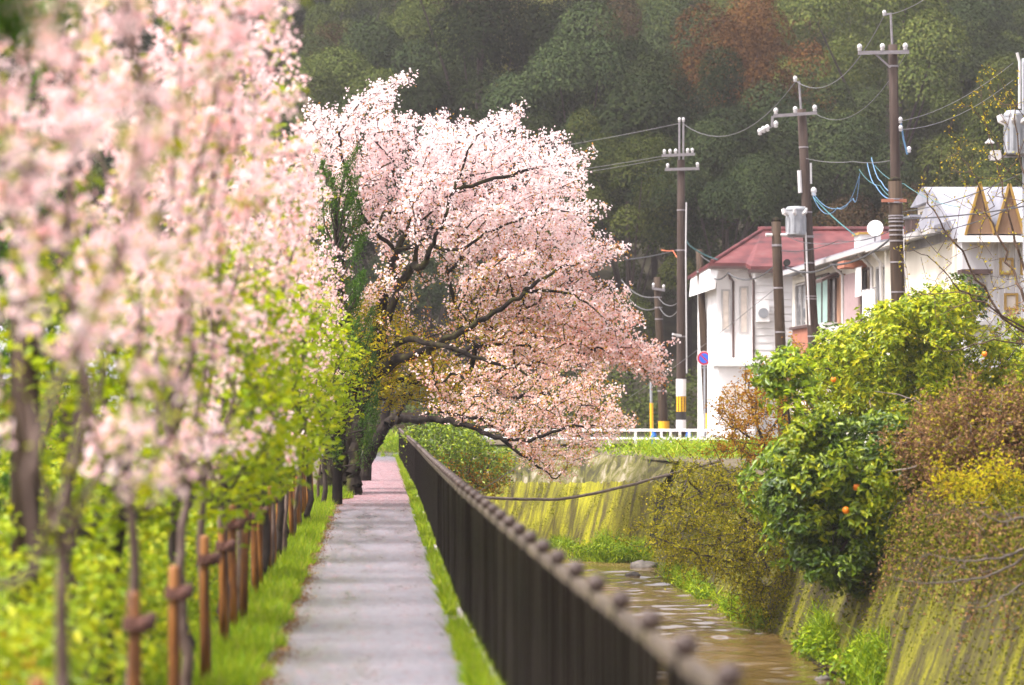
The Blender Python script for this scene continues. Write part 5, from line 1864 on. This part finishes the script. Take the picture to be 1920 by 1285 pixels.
# laundry sheets hung before the windows
t = thing('laundry_sheet', 'narrow white sheet hung before the window left of the tall pole', 'laundry', (12.4, 82.5, 4.1))
MB().box((12.40, 82.1, 4.35), (12.42, 83.1, 5.1)).obj('sheet', M['white_paint'], t)
MB().tube([(12.41, 81.9, 5.1), (12.41, 83.3, 5.1)], .015, 6).obj('rod', M['steel'], t)
t = thing('laundry_sheet', 'wide white sheet hung lower beside the tall pole', 'laundry', (12.3, 80, 3.8))
b = MB()
ysh = np.linspace(79.2, 81.4, 12)
V = [(12.3 + .03 * math.sin(k * 1.9), y, z) for k, y in enumerate(ysh) for z in (3.75, 4.45)]
V2 = [(x + .012, y, z) for x, y, z in V]
F_ = [(2 * i, 2 * i + 2, 2 * i + 3, 2 * i + 1) for i in range(11)] + [(24 + 2 * i, 24 + 2 * i + 1, 24 + 2 * i + 3, 24 + 2 * i + 2) for i in range(11)]
b.add(V + V2, F_)
b.obj('sheet', M['white_paint'], t)
MB().tube([(12.3, 79.0, 4.46), (12.3, 81.6, 4.46)], .015, 6).obj('rod', M['steel'], t)
# roof things
t = thing('satellite_dish', 'round white satellite dish standing on the roofs', 'dish', (12.75, 82, 5.6))
b = MB()
for k, (r_, q) in enumerate([(.0, .06), (.08, .05), (.15, .03), (.205, 0)]):
    pass
cdir = unit(np.array([-.35, -1, .25]))
b.tube([np.array([12.75, 82, 6.08]) - cdir * .06, np.array([12.75, 82, 6.08]) - cdir * .045, np.array([12.75, 82, 6.08]) - cdir * .02, np.array([12.75, 82, 6.08]) + cdir * .012], [.03, .11, .17, .21], 20)
b.obj('dish', M['white_paint'], t, smooth=False)
MB().tube([(12.76, 82.1, 5.55), (12.76, 82.1, 6.05)], .025, 8).obj('mast', M['steel'], t)
MB().tube([np.array([12.75, 82, 5.95]), np.array([12.62, 81.68, 6.08])], .012, 6).obj('arm', M['steel'], t)
t = thing('roof_turret', 'small white box turret with yellow edge on the roof left of the dish', 'turret', (12.85, 84, 5.5))
MB().box((12.6, 83.6, 5.3), (13.15, 84.6, 6.0)).obj('wall', M['wall_white'], t)
MB().box((12.55, 83.5, 6.0), (13.2, 84.7, 6.06)).obj('roof', M['trim_yellow'], t)

# C: plain cream house
hC = thing('row_house', 'plain cream house with grey eaves and blank wall right of the tall pole', 'house', (13.5, 73, .45))
MB().box((12.62, 74.05, .4), (18, 78.0, 5.30)).obj('wall', M['wall_cream'], hC)
MB().box((12.36, 68.6, .4), (12.415, 74.04, 5.30)).obj('side_wall', M['wall_cream'], hC)
MB().box((12.36, 74.05, .4), (12.615, 77.98, 5.30)).obj('front_wall', M['wall_cream'], hC)
MB().prism([(12.1, 5.31), (12.1, 5.45), (12.9, 5.62), (18.4, 5.62), (18.4, 5.31)], 1, 74.5, 77.9).obj('roof', M['roof_grey'], hC)
MB().prism([(11.95, 5.33), (12.40, 5.33), (12.40, 5.58), (11.95, 5.44)], 1, 68.7, 74.49).obj('eave', M['roof_grey'], hC)
MB().obox((11.92, 68.7, 5.34), (11.92, 77.9, 5.34), .10, .12).obj('gutter', M['trim_grey'], hC)
MB().box((13.1, 74.6, 5.5), (17.5, 77.6, 6.35)).obj('upper_storey', M['wall_cream'], hC)
MB().prism([(74.45, 6.36), (77.8, 6.36), (76.1, 6.75)], 0, 12.95, 17.8).obj('upper_roof', M['roof_grey'], hC)
window(hC, 'y', 13.1, 75.2, 77.0, 5.75, 6.2, 'trim_brown', 'glass', 1, .05)
MB().prism([(11.75, 3.7), (12.355, 3.95), (12.355, 4.03), (11.75, 3.8)], 1, 69.4, 72.5).obj('awning', M['trim_grey'], hC)
window(hC, 'y', 12.36, 69.6, 71.9, 2.7, 3.6, 'trim_grey', 'glass', 1, .06, 'curtain')
arch = MB()
pa = [(12.34, 74.4 + 1.5 * math.cos(a), 3.0 + 1.15 * math.sin(a)) for a in np.linspace(0, PI, 17)]
arch.tube(pa, .03, 6)
arch.obj('arch_trim', M['trim_grey'], hC)
MB().tube([(11.95, 77.6, 5.3), (12.2, 77.6, 5.0), (12.31, 77.6, .5)], .045, 8).obj('downpipe', M['trim_grey'], hC)
t = thing('roof_tank', 'dark brown open-framed box on the roof behind the short stubby pole', 'tank', (12.7, 75, 5.6))
MB().box((12.45, 74.55, 5.60), (13.05, 75.6, 5.95)).obj('body', M['trim_brown'], t)
MB().box((12.4, 74.5, 5.95), (13.08, 75.7, 6.0)).obj('lid', M['roof_grey'], t)

# D: corrugated house with two pointed gables
hD = thing('corrugated_house', 'pale corrugated house with two pointed brown gables edged in yellow', 'house', (14.5, 70, .45))
FD = 68.0
MB().box((12.42, FD, .4), (19.5, 74.0, 5.10)).obj('wall', M['wall_grey'], hD)
b = MB()
for x in np.arange(13.05, 19.4, .12):
    b.prism([(x, FD - .002), (x + .06, FD - .002), (x + .05, FD - .036), (x + .01, FD - .036)], 2, .45, 5.05)
b.obj('corrugation', M['wall_grey'], hD, kind='stuff')
MB().prism([(FD - .45, 5.13), (74.4, 5.13), (71.0, 6.35)], 0, 12.30, 19.7).obj('roof', M['roof_grey'], hD)
MB().box((12.25, FD - .56, 5.02), (19.8, FD - .42, 5.16)).obj('gutter', M['white_paint'], hD)
for cx in (12.70, 13.32, 14.6):
    w2, zb, zt = .29, 5.19, 6.22
    g = MB().prism([(cx - w2 + .01, zb + .005), (cx + w2 - .01, zb + .005), (cx, zt - .03)], 1, FD - .51, FD - .455).obj('gable', M['dormer'], hD)
    MB().prism([(cx - w2, zb), (cx + w2, zb), (cx, zt)], 1, FD - .45, FD + 2.8).obj('gable_roof', M['roof_grey'], g)
    for sg_ in (-1, 1):
        b = MB()
        b.obox((cx + sg_ * (w2 + .02), FD - .54, zb - .02), (cx + sg_ * .006, FD - .54, zt + .03), .05, .05)
        b.obj('verge_trim', M['trim_yellow'], g)
for x0, z0 in ((13.2, 4.35), (13.65, 4.35), (13.3, 3.6)):
    window(hD, 'x', FD - .04, x0, x0 + .30, z0, z0 + .36, 'trim_yellow', 'curtain', 0, .05)
MB().box((12.32, FD - .5, 4.35), (12.98, FD - .004, 4.45)).obj('hood', M['trim_brown'], hD)
window(hD, 'x', FD, 12.55, 12.95, 3.55, 4.2, 'trim_grey', 'glass', 1, .05)
MB().box((12.44, FD - .35, 3.28), (13.0, FD - .004, 3.36)).obj('ledge', M['trim_grey'], hD)

# ------------------------------------------------------------------ white railing by the street
rl = thing('railing', 'white roadside railing of short posts and two rails beyond the stream bend', 'railing', (7, 93, .5))
ra, rb_ = np.array([3.2, 95.0, .18]), np.array([10.6, 90.0, .22])
for z0, w, h in ((.60, .06, .07), (.36, .05, .055)):
    MB().obox(ra + (0, 0, z0), rb_ + (0, 0, z0), w, h).obj('rail', M['white_paint'], rl)
post_r = MB().box((-.035, -.03, 0), (.035, .03, .66)).lathe((0, 0, .66), [(.034, 0), (.030, .02), (.001, .035)], 8).data('post', M['white_paint'])
L_ = np.linalg.norm(rb_ - ra)
k = 0
q = 0.0
while q < L_:
    p = ra + (rb_ - ra) * q / L_
    inst('post', post_r, rl, p - (0, 0, .08) - ORIG[rl.name])
    q += .30 if p[0] > 7.6 else .85
for (px, d, hh), lb in zip([(1226, 92.3, .52), (1291, 91.4, .50)], ['blue plastic sheet tied round the railing post beside the yellow guard pole', 'blue plastic sheet tied round the railing post below the striped pole']):
    p = P(px, 800, d)
    p[2] = .30
    b = MB()
    pr_ = [(.05, 0), (.085, .06), (.075, .18), (.095, .28), (.07, .40), (.05, .43), (.08, hh - .03), (.02, hh)]
    b.lathe((0, 0, 0), pr_, 11)
    V = np.array(b.V) + R.normal(size=(len(b.V), 3)) * .012
    o = obj('plastic_sheet', V + p, b.F, M['blue_sheet'])
    tag(o, lb, 'sheet', 'blue sheets tied to the railing')


# ------------------------------------------------------------------ utility poles
def shaft(parent, p0, p1, r0, r1, mat='pole', bands=0):
    p0, p1 = np.array(p0, float), np.array(p1, float)
    b = MB()
    b.tube([p0 + (p1 - p0) * t for t in np.linspace(0, 1, 6)], np.linspace(r0, r1, 6), 14)
    o = b.obj('shaft', M[mat], parent, smooth=True)
    for k in range(bands):
        t = R.uniform(.3, .95)
        c = p0 + (p1 - p0) * t
        r = r0 + (r1 - r0) * t
        MB().tube([c - (0, 0, .02), c + (0, 0, .02)], r + .008, 14).obj('band', M['steel'], parent)
    return o


def insulator(parent, p, s=1.0):
    MB().lathe(p, [(.02 * s, 0), (.05 * s, .02 * s), (.035 * s, .05 * s), (.055 * s, .07 * s), (.05 * s, .12 * s), (.02 * s, .15 * s)], 9).obj('insulator', M['porcelain'], parent, smooth=True)


def arm(parent, p, q, ins, s=1.0, mat='steel'):
    p, q = np.array(p, float), np.array(q, float)
    a = MB().obox(p, q, .08, .08).obj('cross_arm', M[mat], parent)
    for t in ins:
        insulator(parent, p + (q - p) * t + (0, 0, .04), s)
    return a


def transformer(parent, c, r, h):
    c = np.array(c, float)
    tr = MB().lathe(c, [(r * .9, 0), (r, .03), (r, h * .86), (r * 1.06, h * .87), (r * 1.06, h * .92), (r * .8, h), (.01, h * 1.02)], 18).obj('transformer', M['grey_paint'], parent, smooth=False)
    for a in (2.6, 3.6, 4.5, 5.4):
        q = c + (math.cos(a) * r * .9, math.sin(a) * r * .9, h * .72)
        MB().tube([q, q + (math.cos(a) * .12, math.sin(a) * .12, .06), q + (math.cos(a) * .16, math.sin(a) * .16, .16)], [.05, .055, .03], 8).obj('bushing', M['porcelain'], tr)
    for a in np.linspace(3.3, 6.1, 6):
        q = c + (math.cos(a) * r, math.sin(a) * r, h * .12)
        MB().obox(q, q + (0, 0, h * .5), .03, .05).obj('fin', M['grey_paint'], tr)
    return tr


G = .45
Zy = lambda py, d: EYE - (py - 745) / F_PX * d
Xp = lambda px, d: (px - 708) / F_PX * d

d = 97
x = Xp(1277, d)
p1 = thing('utility_pole', 'straight utility pole with yellow and black striped guard and white bands near its foot', 'utility pole', (x, d, G), 'utility poles along the street')
shaft(p1, (x, d, G - .5), (x, d, Zy(300, d)), .15, .115, 'pole', 3)
for dx in (-.05, .07):
    MB().tube([(x + dx, d, Zy(312, d)), (x + dx, d, Zy(229, d))], .03, 8).obj('top_rod', M['steel'], p1)
    insulator(p1, np.array([x + dx, d, Zy(229, d)]), .9)
arm(p1, (Xp(1240, d), d - .16, Zy(293, d)), (Xp(1302, d), d - .16, Zy(290, d)), (.08, .25, .42, .78, .92))
arm(p1, (Xp(1246, d), d - .16, Zy(319, d)), (Xp(1310, d), d - .16, Zy(317, d)), (.08, .95))
for z0, z1, m_ in ((Zy(743, d), Zy(711, d), 'white_paint'), (Zy(772, d), Zy(743.5, d), 'yellow_paint'), (Zy(787, d), Zy(772.5, d), 'black_paint'), (Zy(806, d), Zy(787.5, d), 'white_paint')):
    gd = MB().tube([(x, d, z0), (x, d, z1)], .152, 16).obj('guard_band', M[m_], p1, smooth=False)
    if m_ == 'yellow_paint':
        for a in np.linspace(PI * 1.08, PI * 1.92, 5):
            q = np.array([x + math.cos(a) * .153, d + math.sin(a) * .153, 0])
            MB().obox(q + (0, 0, z0 + .01), q + (0, 0, z1 - .01), .022, .012).obj('stripe', M['black_paint'], gd)
MB().tube([(x + .15, d - .1, Zy(380, d)), (x + .13, d - .13, Zy(470, d)), (x + .16, d - .1, Zy(700, d))], .022, 7).obj('conduit', M['porcelain'], p1)
MB().obox((x - .02, d - .2, Zy(630, d)), (x - .28, d - .25, Zy(627, d)), .12, .06).obj('street_lamp_head', M['porcelain'], p1)
P1 = lambda py: np.array([x_p1, 97, Zy(py, 97)])
x_p1 = x

d = 87
p2 = thing('utility_pole', 'leaning utility pole carrying a grey transformer in front of the cream house', 'utility pole', (Xp(1536, d), d, G), 'utility poles along the street')
xb, xt = Xp(1537, d), Xp(1503, d)
ztop = Zy(205, d)
shaft(p2, (xb, d, G - .5), (xt, d, ztop), .17, .12, 'pole', 6)
X2 = lambda py: xb + (xt - xb) * (Zy(py, d) - G) / (ztop - G)
MB().tube([(xt - .01, d, ztop - .1), (Xp(1498, d), d, Zy(152, d))], .03, 8).obj('top_rod', M['steel'], p2)
insulator(p2, np.array([Xp(1491, d), d, Zy(154, d)]), 1.1)
arm(p2, (Xp(1449, d), d - .18, Zy(219, d)), (Xp(1530, d), d - .18, Zy(213, d)), (.05, .5, .95), 1.2)
MB().obox((Xp(1447, d), d - .18, Zy(219, d)), (Xp(1446, d), d - .18, Zy(237, d)), .05, .06).obj('hanger', M['steel'], p2)
MB().obox((Xp(1422, d), d - .18, Zy(251, d)), (Xp(1455, d), d - .18, Zy(234, d)), .04, .04).obj('hanger', M['steel'], p2)
for px, py in ((1423, 250), (1430, 246), (1437, 243), (1453, 236)):
    insulator(p2, np.array([Xp(px, d), d - .2, Zy(py + 5, d)]), 1.25)
transformer(p2, (Xp(1491, d), d - .12, Zy(442, d)), .27, .78)
MB().obox((Xp(1476, d), d - .1, Zy(444, d)), (Xp(1525, d), d - .1, Zy(444, d)), .1, .06).obj('bracket', M['steel'], p2)
b = MB()
b.tube([(X2(390) - .09, d - .15, Zy(388, d)), (X2(610) - .12, d - .18, Zy(610, d))], .028, 7)
b.obj('conduit', M['porcelain'], p2)
MB().tube([(X2(320) - .16, d - .05, Zy(320, d)), (X2(362) - .16, d - .05, Zy(362, d))], .06, 8).obj('cut_out', M['porcelain'], p2)
MB().tube([(X2(310) + .16, d - .05, Zy(306, d)), (X2(345) + .14, d - .05, Zy(345, d))], .03, 8).obj('cut_out', M['porcelain'], p2)
insulator(p2, np.array([X2(360) + .2, d - .05, Zy(368, d)]), 1.6)

d = 75
p3 = thing('utility_pole', 'tallest utility pole with a wide cross arm rising right of the red roof', 'utility pole', (Xp(1689, d), d, G), 'utility poles along the street')
xb3, xt3 = Xp(1690, d), Xp(1674, d)
z3 = Zy(84, d)
shaft(p3, (xb3, d, G - .5), (xt3, d, z3), .145, .105, 'pole', 4)
X3 = lambda py: xb3 + (xt3 - xb3) * (Zy(py, d) - G) / (z3 - G)
MB().tube([(xt3 - .01, d, z3 - .15), (Xp(1670, d), d, Zy(25, d))], .028, 8).obj('top_rod', M['steel'], p3)
insulator(p3, np.array([Xp(1658, d), d, Zy(30, d)]), .9)
MB().obox((Xp(1657, d), d, Zy(27, d)), (Xp(1672, d), d, Zy(25, d)), .03, .03).obj('hanger', M['steel'], p3)
arm(p3, (Xp(1607, d), d - .16, Zy(101, d)), (Xp(1702, d), d - .16, Zy(99, d)), (.03, .48, .93), 1.15)
MB().obox((Xp(1640, d), d - .14, Zy(103, d)), (Xp(1668, d), d - .12, Zy(128, d)), .04, .04).obj('brace', M['steel'], p3)
b = MB()
b.tube([(X3(225) + .14, d - .05, Zy(228, d)), (X3(250) + .2, d - .05, Zy(262, d)), (X3(280) + .28, d - .05, Zy(290, d))], .022, 7)
b.obj('drop_cable', M['wire_blue'], p3)
for py in (228, 243, 283):
    insulator(p3, np.array([X3(py) + (.13 if py < 270 else .32), d - .06, Zy(py + 4, d)]), 1.0)

d = 70
p3b = thing('utility_pole', 'stubby brown utility pole wound with cables in front of the tallest pole', 'utility pole', (Xp(1692, d), d, G), 'utility poles along the street')
xb4, xt4 = Xp(1693, d), Xp(1678, d)
z4 = Zy(340, d)
shaft(p3b, (xb4, d, G - .5), (xt4, d, z4), .16, .15, 'pole_wood', 0)
X4 = lambda py: xb4 + (xt4 - xb4) * (Zy(py, d) - G) / (z4 - G)
for py in (374, 380, 405, 410, 416, 424, 432, 441, 452, 492, 548):
    c = np.array([X4(py), d, Zy(py, d)])
    MB().tube([c - (0, 0, .016), c + (0, 0, .016)], .168, 14).obj('band', M['steel'], p3b)
MB().lathe((xt4, d, z4), [(.15, 0), (.12, .06), (.001, .10)], 12).obj('mossy_top', M['bark_moss'], p3b, smooth=True)
MB().obox((X4(378) - .32, d - .12, Zy(377, d)), (X4(378) + .22, d - .12, Zy(377, d)), .06, .07).obj('bracket', M['balcony_brown'], p3b)
MB().tube([(X4(430) + .13, d - .13, Zy(430, d)), (X4(570) + .15, d - .13, Zy(570, d))], .014, 6).obj('conduit', M['porcelain'], p3b)

d = 78
p4 = thing('utility_pole', 'short leaning brown pole with mossy rounded top before the white house', 'utility pole', (Xp(1470, d), d, G), 'utility poles along the street')
xb5, xt5 = Xp(1472, d), Xp(1455, d)
z5 = Zy(416, d)
shaft(p4, (xb5, d, G - .5), (xt5, d, z5), .145, .115, 'pole_wood', 5)
MB().lathe((xt5, d, z5), [(.115, 0), (.10, .06), (.05, .10), (.001, .11)], 12).obj('mossy_top', M['bark_moss'], p4, smooth=True)
for sx in (-1, 1):
    MB().tube([(xt5 + sx * .1, d - .08, Zy(441, d)), (xt5 + sx * .26, d - .1, Zy(441, d))], [.035, .045], 8).obj('insulator', M['porcelain'], p4)
MB().tube([(Xp(1474, d), d - .18, Zy(493, d)), (Xp(1474, d), d - .06, Zy(493, d))], .085, 12).obj('cable_coil', M['black_paint'], p4)

d = 110
p5 = thing('utility_pole', 'dim short pole with yellow foot behind the overhanging blossom', 'utility pole', (Xp(1243, d), d, G), 'utility poles along the street')
shaft(p5, (Xp(1246, d), d, 0), (Xp(1232, d), d, Zy(520, d)), .17, .12, 'pole_wood', 4)
MB().tube([(Xp(1245, d) , d, Zy(806, d)), (Xp(1244.6, d), d, Zy(790, d))], .19, 12).obj('guard_band', M['yellow_paint'], p5)
arm(p5, (Xp(1222, d), d - .16, Zy(541, d)), (Xp(1246, d), d - .16, Zy(545, d)), (.1, .9))
d = 104
p6 = thing('utility_pole', 'thin dark pole that stands behind the round no-parking sign', 'utility pole', (Xp(1327, d), d, G), 'utility poles along the street')
shaft(p6, (Xp(1330, d), d, 0), (Xp(1311, d), d, Zy(468, d)), .15, .11, 'pole_wood', 4)
MB().tube([(Xp(1328.7, d), d, Zy(806, d)), (Xp(1328, d), d, Zy(775, d))], .165, 12).obj('guard_band', M['yellow_paint'], p6)
d = 96
gp = thing('guard_pole', 'slim grey pole with bright yellow sleeve beside the blue sheet', 'guard pole', (Xp(1222, d), d, G))
MB().tube([(Xp(1222.5, d), d, .2), (Xp(1220.5, d), d, Zy(716, d))], .038, 10).obj('shaft', M['grey_paint'], gp)
MB().tube([(Xp(1222.5, d), d, .25), (Xp(1221.5, d), d, Zy(756, d))], .055, 10).obj('sleeve', M['yellow_paint'], gp)

d = 103.5
sg = thing('no_parking_sign', 'round blue no-parking sign with red rim and red diagonal bar', 'road sign', (Xp(1320, d), d, G))
c = np.array([Xp(1320, d), d, Zy(672, d)])


def disc(c, r, y0, y1, n=28):
    return MB().tube([c + (0, y0, 0), c + (0, y1, 0)], r, n)


disc(c, .232, -.03, -.012).obj('back_plate', M['white_paint'], sg)
disc(c, .218, -.037, -.031).obj('rim', M['sign_red'], sg)
disc(c, .158, -.043, -.038).obj('face', M['sign_blue'], sg)
MB().obox(c + (-.105, -.047, .105), c + (.105, -.047, -.105), .006, .042).obj('bar', M['sign_red'], sg)
MB().tube([(c[0] + .02, d + .03, 0), (c[0] + .02, d + .03, c[2] + .2)], .03, 10).obj('mast', M['grey_paint'], sg)

d = 64
p7 = thing('utility_pole', 'pale pole with a big grey transformer at the right edge', 'utility pole', (Xp(1925, d), d, G), 'utility poles along the street')
shaft(p7, (Xp(1934, d), d, G - .5), (Xp(1926, d), d, Zy(110, d)), .15, .11, 'grey_paint', 3)
transformer(p7, (Xp(1898, d), d - .2, Zy(292, d)), .20, .88)
MB().tube([(Xp(1910, d), d - .1, Zy(205, d)), (Xp(1910, d), d - .1, Zy(118, d)), (Xp(1905, d), d - .1, Zy(100, d))], .03, 8).obj('conduit', M['porcelain'], p7)
MB().obox((Xp(1850, d), d - .2, Zy(296, d)), (Xp(1930, d), d - .2, Zy(292, d)), .06, .06).obj('bracket', M['steel'], p7)
lh = MB().lathe((Xp(1852, d), d - .2, Zy(271, d)), [(.09, 0), (.10, .02), (.05, .06), (.02, .10)], 12).obj('lamp_shade', M['porcelain'], p7)
MB().box((Xp(1854, d), d - .3, Zy(302, d)), (Xp(1872, d), d - .1, Zy(284, d))).obj('meter_box', M['porcelain'], p7)


# ------------------------------------------------------------------ wires
def wire(label, pts, r=.012, mat='wire_grey', sag=0.0, name='overhead_wire', group='wires strung between the poles'):
    b = MB()
    r = r * .72
    full = []
    pts = [np.array(q, float) for q in pts]
    for a, c in zip(pts[:-1], pts[1:]):
        m = 12
        for k in range(m):
            t = k / m
            q = a + (c - a) * t
            q[2] -= sag * 4 * t * (1 - t)
            full.append(q)
    full.append(pts[-1])
    b.tube(full, r, 5)
    return tag(b.obj(name, M[mat]), label, 'wire', group)


wire('upper wire running left from the striped pole behind the blossom', [P(640, 320, 128), P(1277, 231, 97)], .014, sag=.25)
wire('lower wire running left from the striped pole behind the blossom', [P(700, 352, 125), P(1248, 292, 97)], .012, sag=.2)
wire('second lower wire running left from the striped pole', [P(700, 362, 125), P(1255, 296, 96.8)], .012, sag=.2)
wire('top wire from the striped pole up to the leaning pole', [P(1280, 232, 97), P(1491, 154, 87)], .014, sag=.85)
wire('top wire from the leaning pole up to the tallest pole', [P(1493, 153, 87), P(1658, 29, 75)], .014, sag=.75)
wire('top wire leaving the tallest pole towards the upper right', [P(1658, 29, 75), P(1760, -20, 70)], .012, sag=.1)
wire('wire from the leaning pole cross arm to the tallest pole cross arm', [P(1528, 213, 87), P(1700, 99, 75)], .010, sag=.7)
wire('nearly level wire from the leaning pole to the tallest pole with blue loops', [P(1510, 297, 87), P(1600, 303, 81), P(1682, 298, 75)], .012, sag=.06)
wire('front blue cable looping below the level wire', [P(1524, 362, 86.8), P(1600, 372, 82), P(1612, 325, 81)], .012, 'wire_blue', .35)
wire('second blue cable looping lower from the leaning pole', [P(1524, 368, 86.8), P(1570, 390, 83), P(1611, 330, 81)], .011, 'wire_blue', .30)
wire('teal cable slanting from the leaning pole to the red roof', [P(1525, 370, 86.8), P(1603, 441, 84)], .022, 'wire_teal', .05)
wire('blue cable curving down to the stubby pole, inner one', [P(1634, 296, 79), P(1652, 340, 75), P(1682, 358, 70.2)], .017, 'wire_blue', .12)
wire('blue cable curving down to the stubby pole, outer one', [P(1626, 306, 79), P(1642, 348, 75), P(1678, 372, 70.2)], .017, 'wire_blue', .12)
wire('teal cable from the level wire to the stubby pole', [P(1611, 318, 81), P(1650, 348, 76), P(1690, 375, 70.2)], .011, 'wire_teal', .1)
wire('teal cable running down right of the stubby pole', [P(1640, 310, 79), P(1695, 345, 70), P(1800, 388, 64)], .011, 'wire_teal', .1)
wire('teal cable sagging from the striped pole to the thin dark pole', [P(1282, 440, 97), P(1295, 462, 98), P(1345, 487, 100)], .035, 'wire_teal', .05)
wire('dark cable from the striped pole sagging in front of the white house', [P(1322, 500, 104), P(1365, 512, 96), P(1458, 493, 78.2)], .030, 'wire', .3)
wire('thick wound cable from the short leaning pole to the stubby pole', [P(1472, 500, 78), P(1560, 497, 74), P(1676, 442, 70)], .034, 'wire', .16)
wire('thin cable above the thick wound one', [P(1462, 470, 78), P(1570, 452, 75), P(1676, 430, 70)], .014, 'wire', .1)
wire('white service wire from the short leaning pole to the leaning pole', [P(1474, 441, 78), P(1520, 456, 86), P(1600, 452, 83.5)], .014, 'wire_grey', .05)
wire('thin wire slanting down left from the short leaning pole', [P(1455, 540, 78), P(1180, 745, 104)], .010, 'wire_grey', .1)
wire('grey cable passing left of the striped pole', [P(1170, 487, 110), P(1272, 468, 97)], .030, 'wire', .05)
wire('red cable end on the left of the striped pole', [P(1240, 469, 100), P(1262, 470, 98), P(1274, 489, 97)], .020, 'wire_red', .02)
wire('upper slack cable by the dim short pole', [P(1165, 525, 115), P(1233, 556, 110), P(1277, 562, 97)], .022, 'wire_grey', .25)
wire('lower slack cable by the dim short pole', [P(1168, 545, 115), P(1236, 575, 110), P(1277, 572, 97)], .022, 'wire_grey', .35)
wire('dark cable from the stubby pole to the right edge, upper', [P(1690, 398, 70), P(1930, 318, 60)], .014, 'wire', .12)
wire('dark cable from the stubby pole to the right edge, middle', [P(1690, 410, 70), P(1930, 385, 60)], .022, 'wire', .06)
wire('dark cable from the stubby pole to the right edge, lower', [P(1690, 445, 70), P(1800, 425, 66), P(1930, 372, 60)], .016, 'wire', .05)
wire('grey wire from the tallest pole to the right edge transformer', [P(1684, 228, 75), P(1900, 118, 64)], .010, 'wire_grey', .2)
wire('second grey wire from the tallest pole to the right', [P(1684, 243, 75), P(1900, 150, 64)], .010, 'wire_grey', .25)
wire('pale wire crossing the blossom in the top left corner', [(-2.6, 20, 4.0), (-1.2, 30, 5.0)], .012, 'wire_grey', .05)
wire('grey wire from the thin dark pole to the white house', [P(1313, 478, 104), P(1352, 500, 100.5)], .014, 'wire_grey', .05)

# ------------------------------------------------------------------ rain haze
hz, hnt, ho = new_mat('haze')
pv = hnt.nodes.new('ShaderNodeVolumePrincipled')
pv.inputs['Color'].default_value = (.93, .88, .90, 1)
pv.inputs['Density'].default_value = .00036
pv.inputs['Anisotropy'].default_value = .2
hnt.links.new(pv.outputs[0], ho.inputs['Volume'])
hb = MB().box((-430, -60, -3.4), (430, 730, 52)).obj('haze', hz, kind='stuff')
hb['label'] = 'thin grey rain haze filling the valley'
hb['category'] = 'haze'
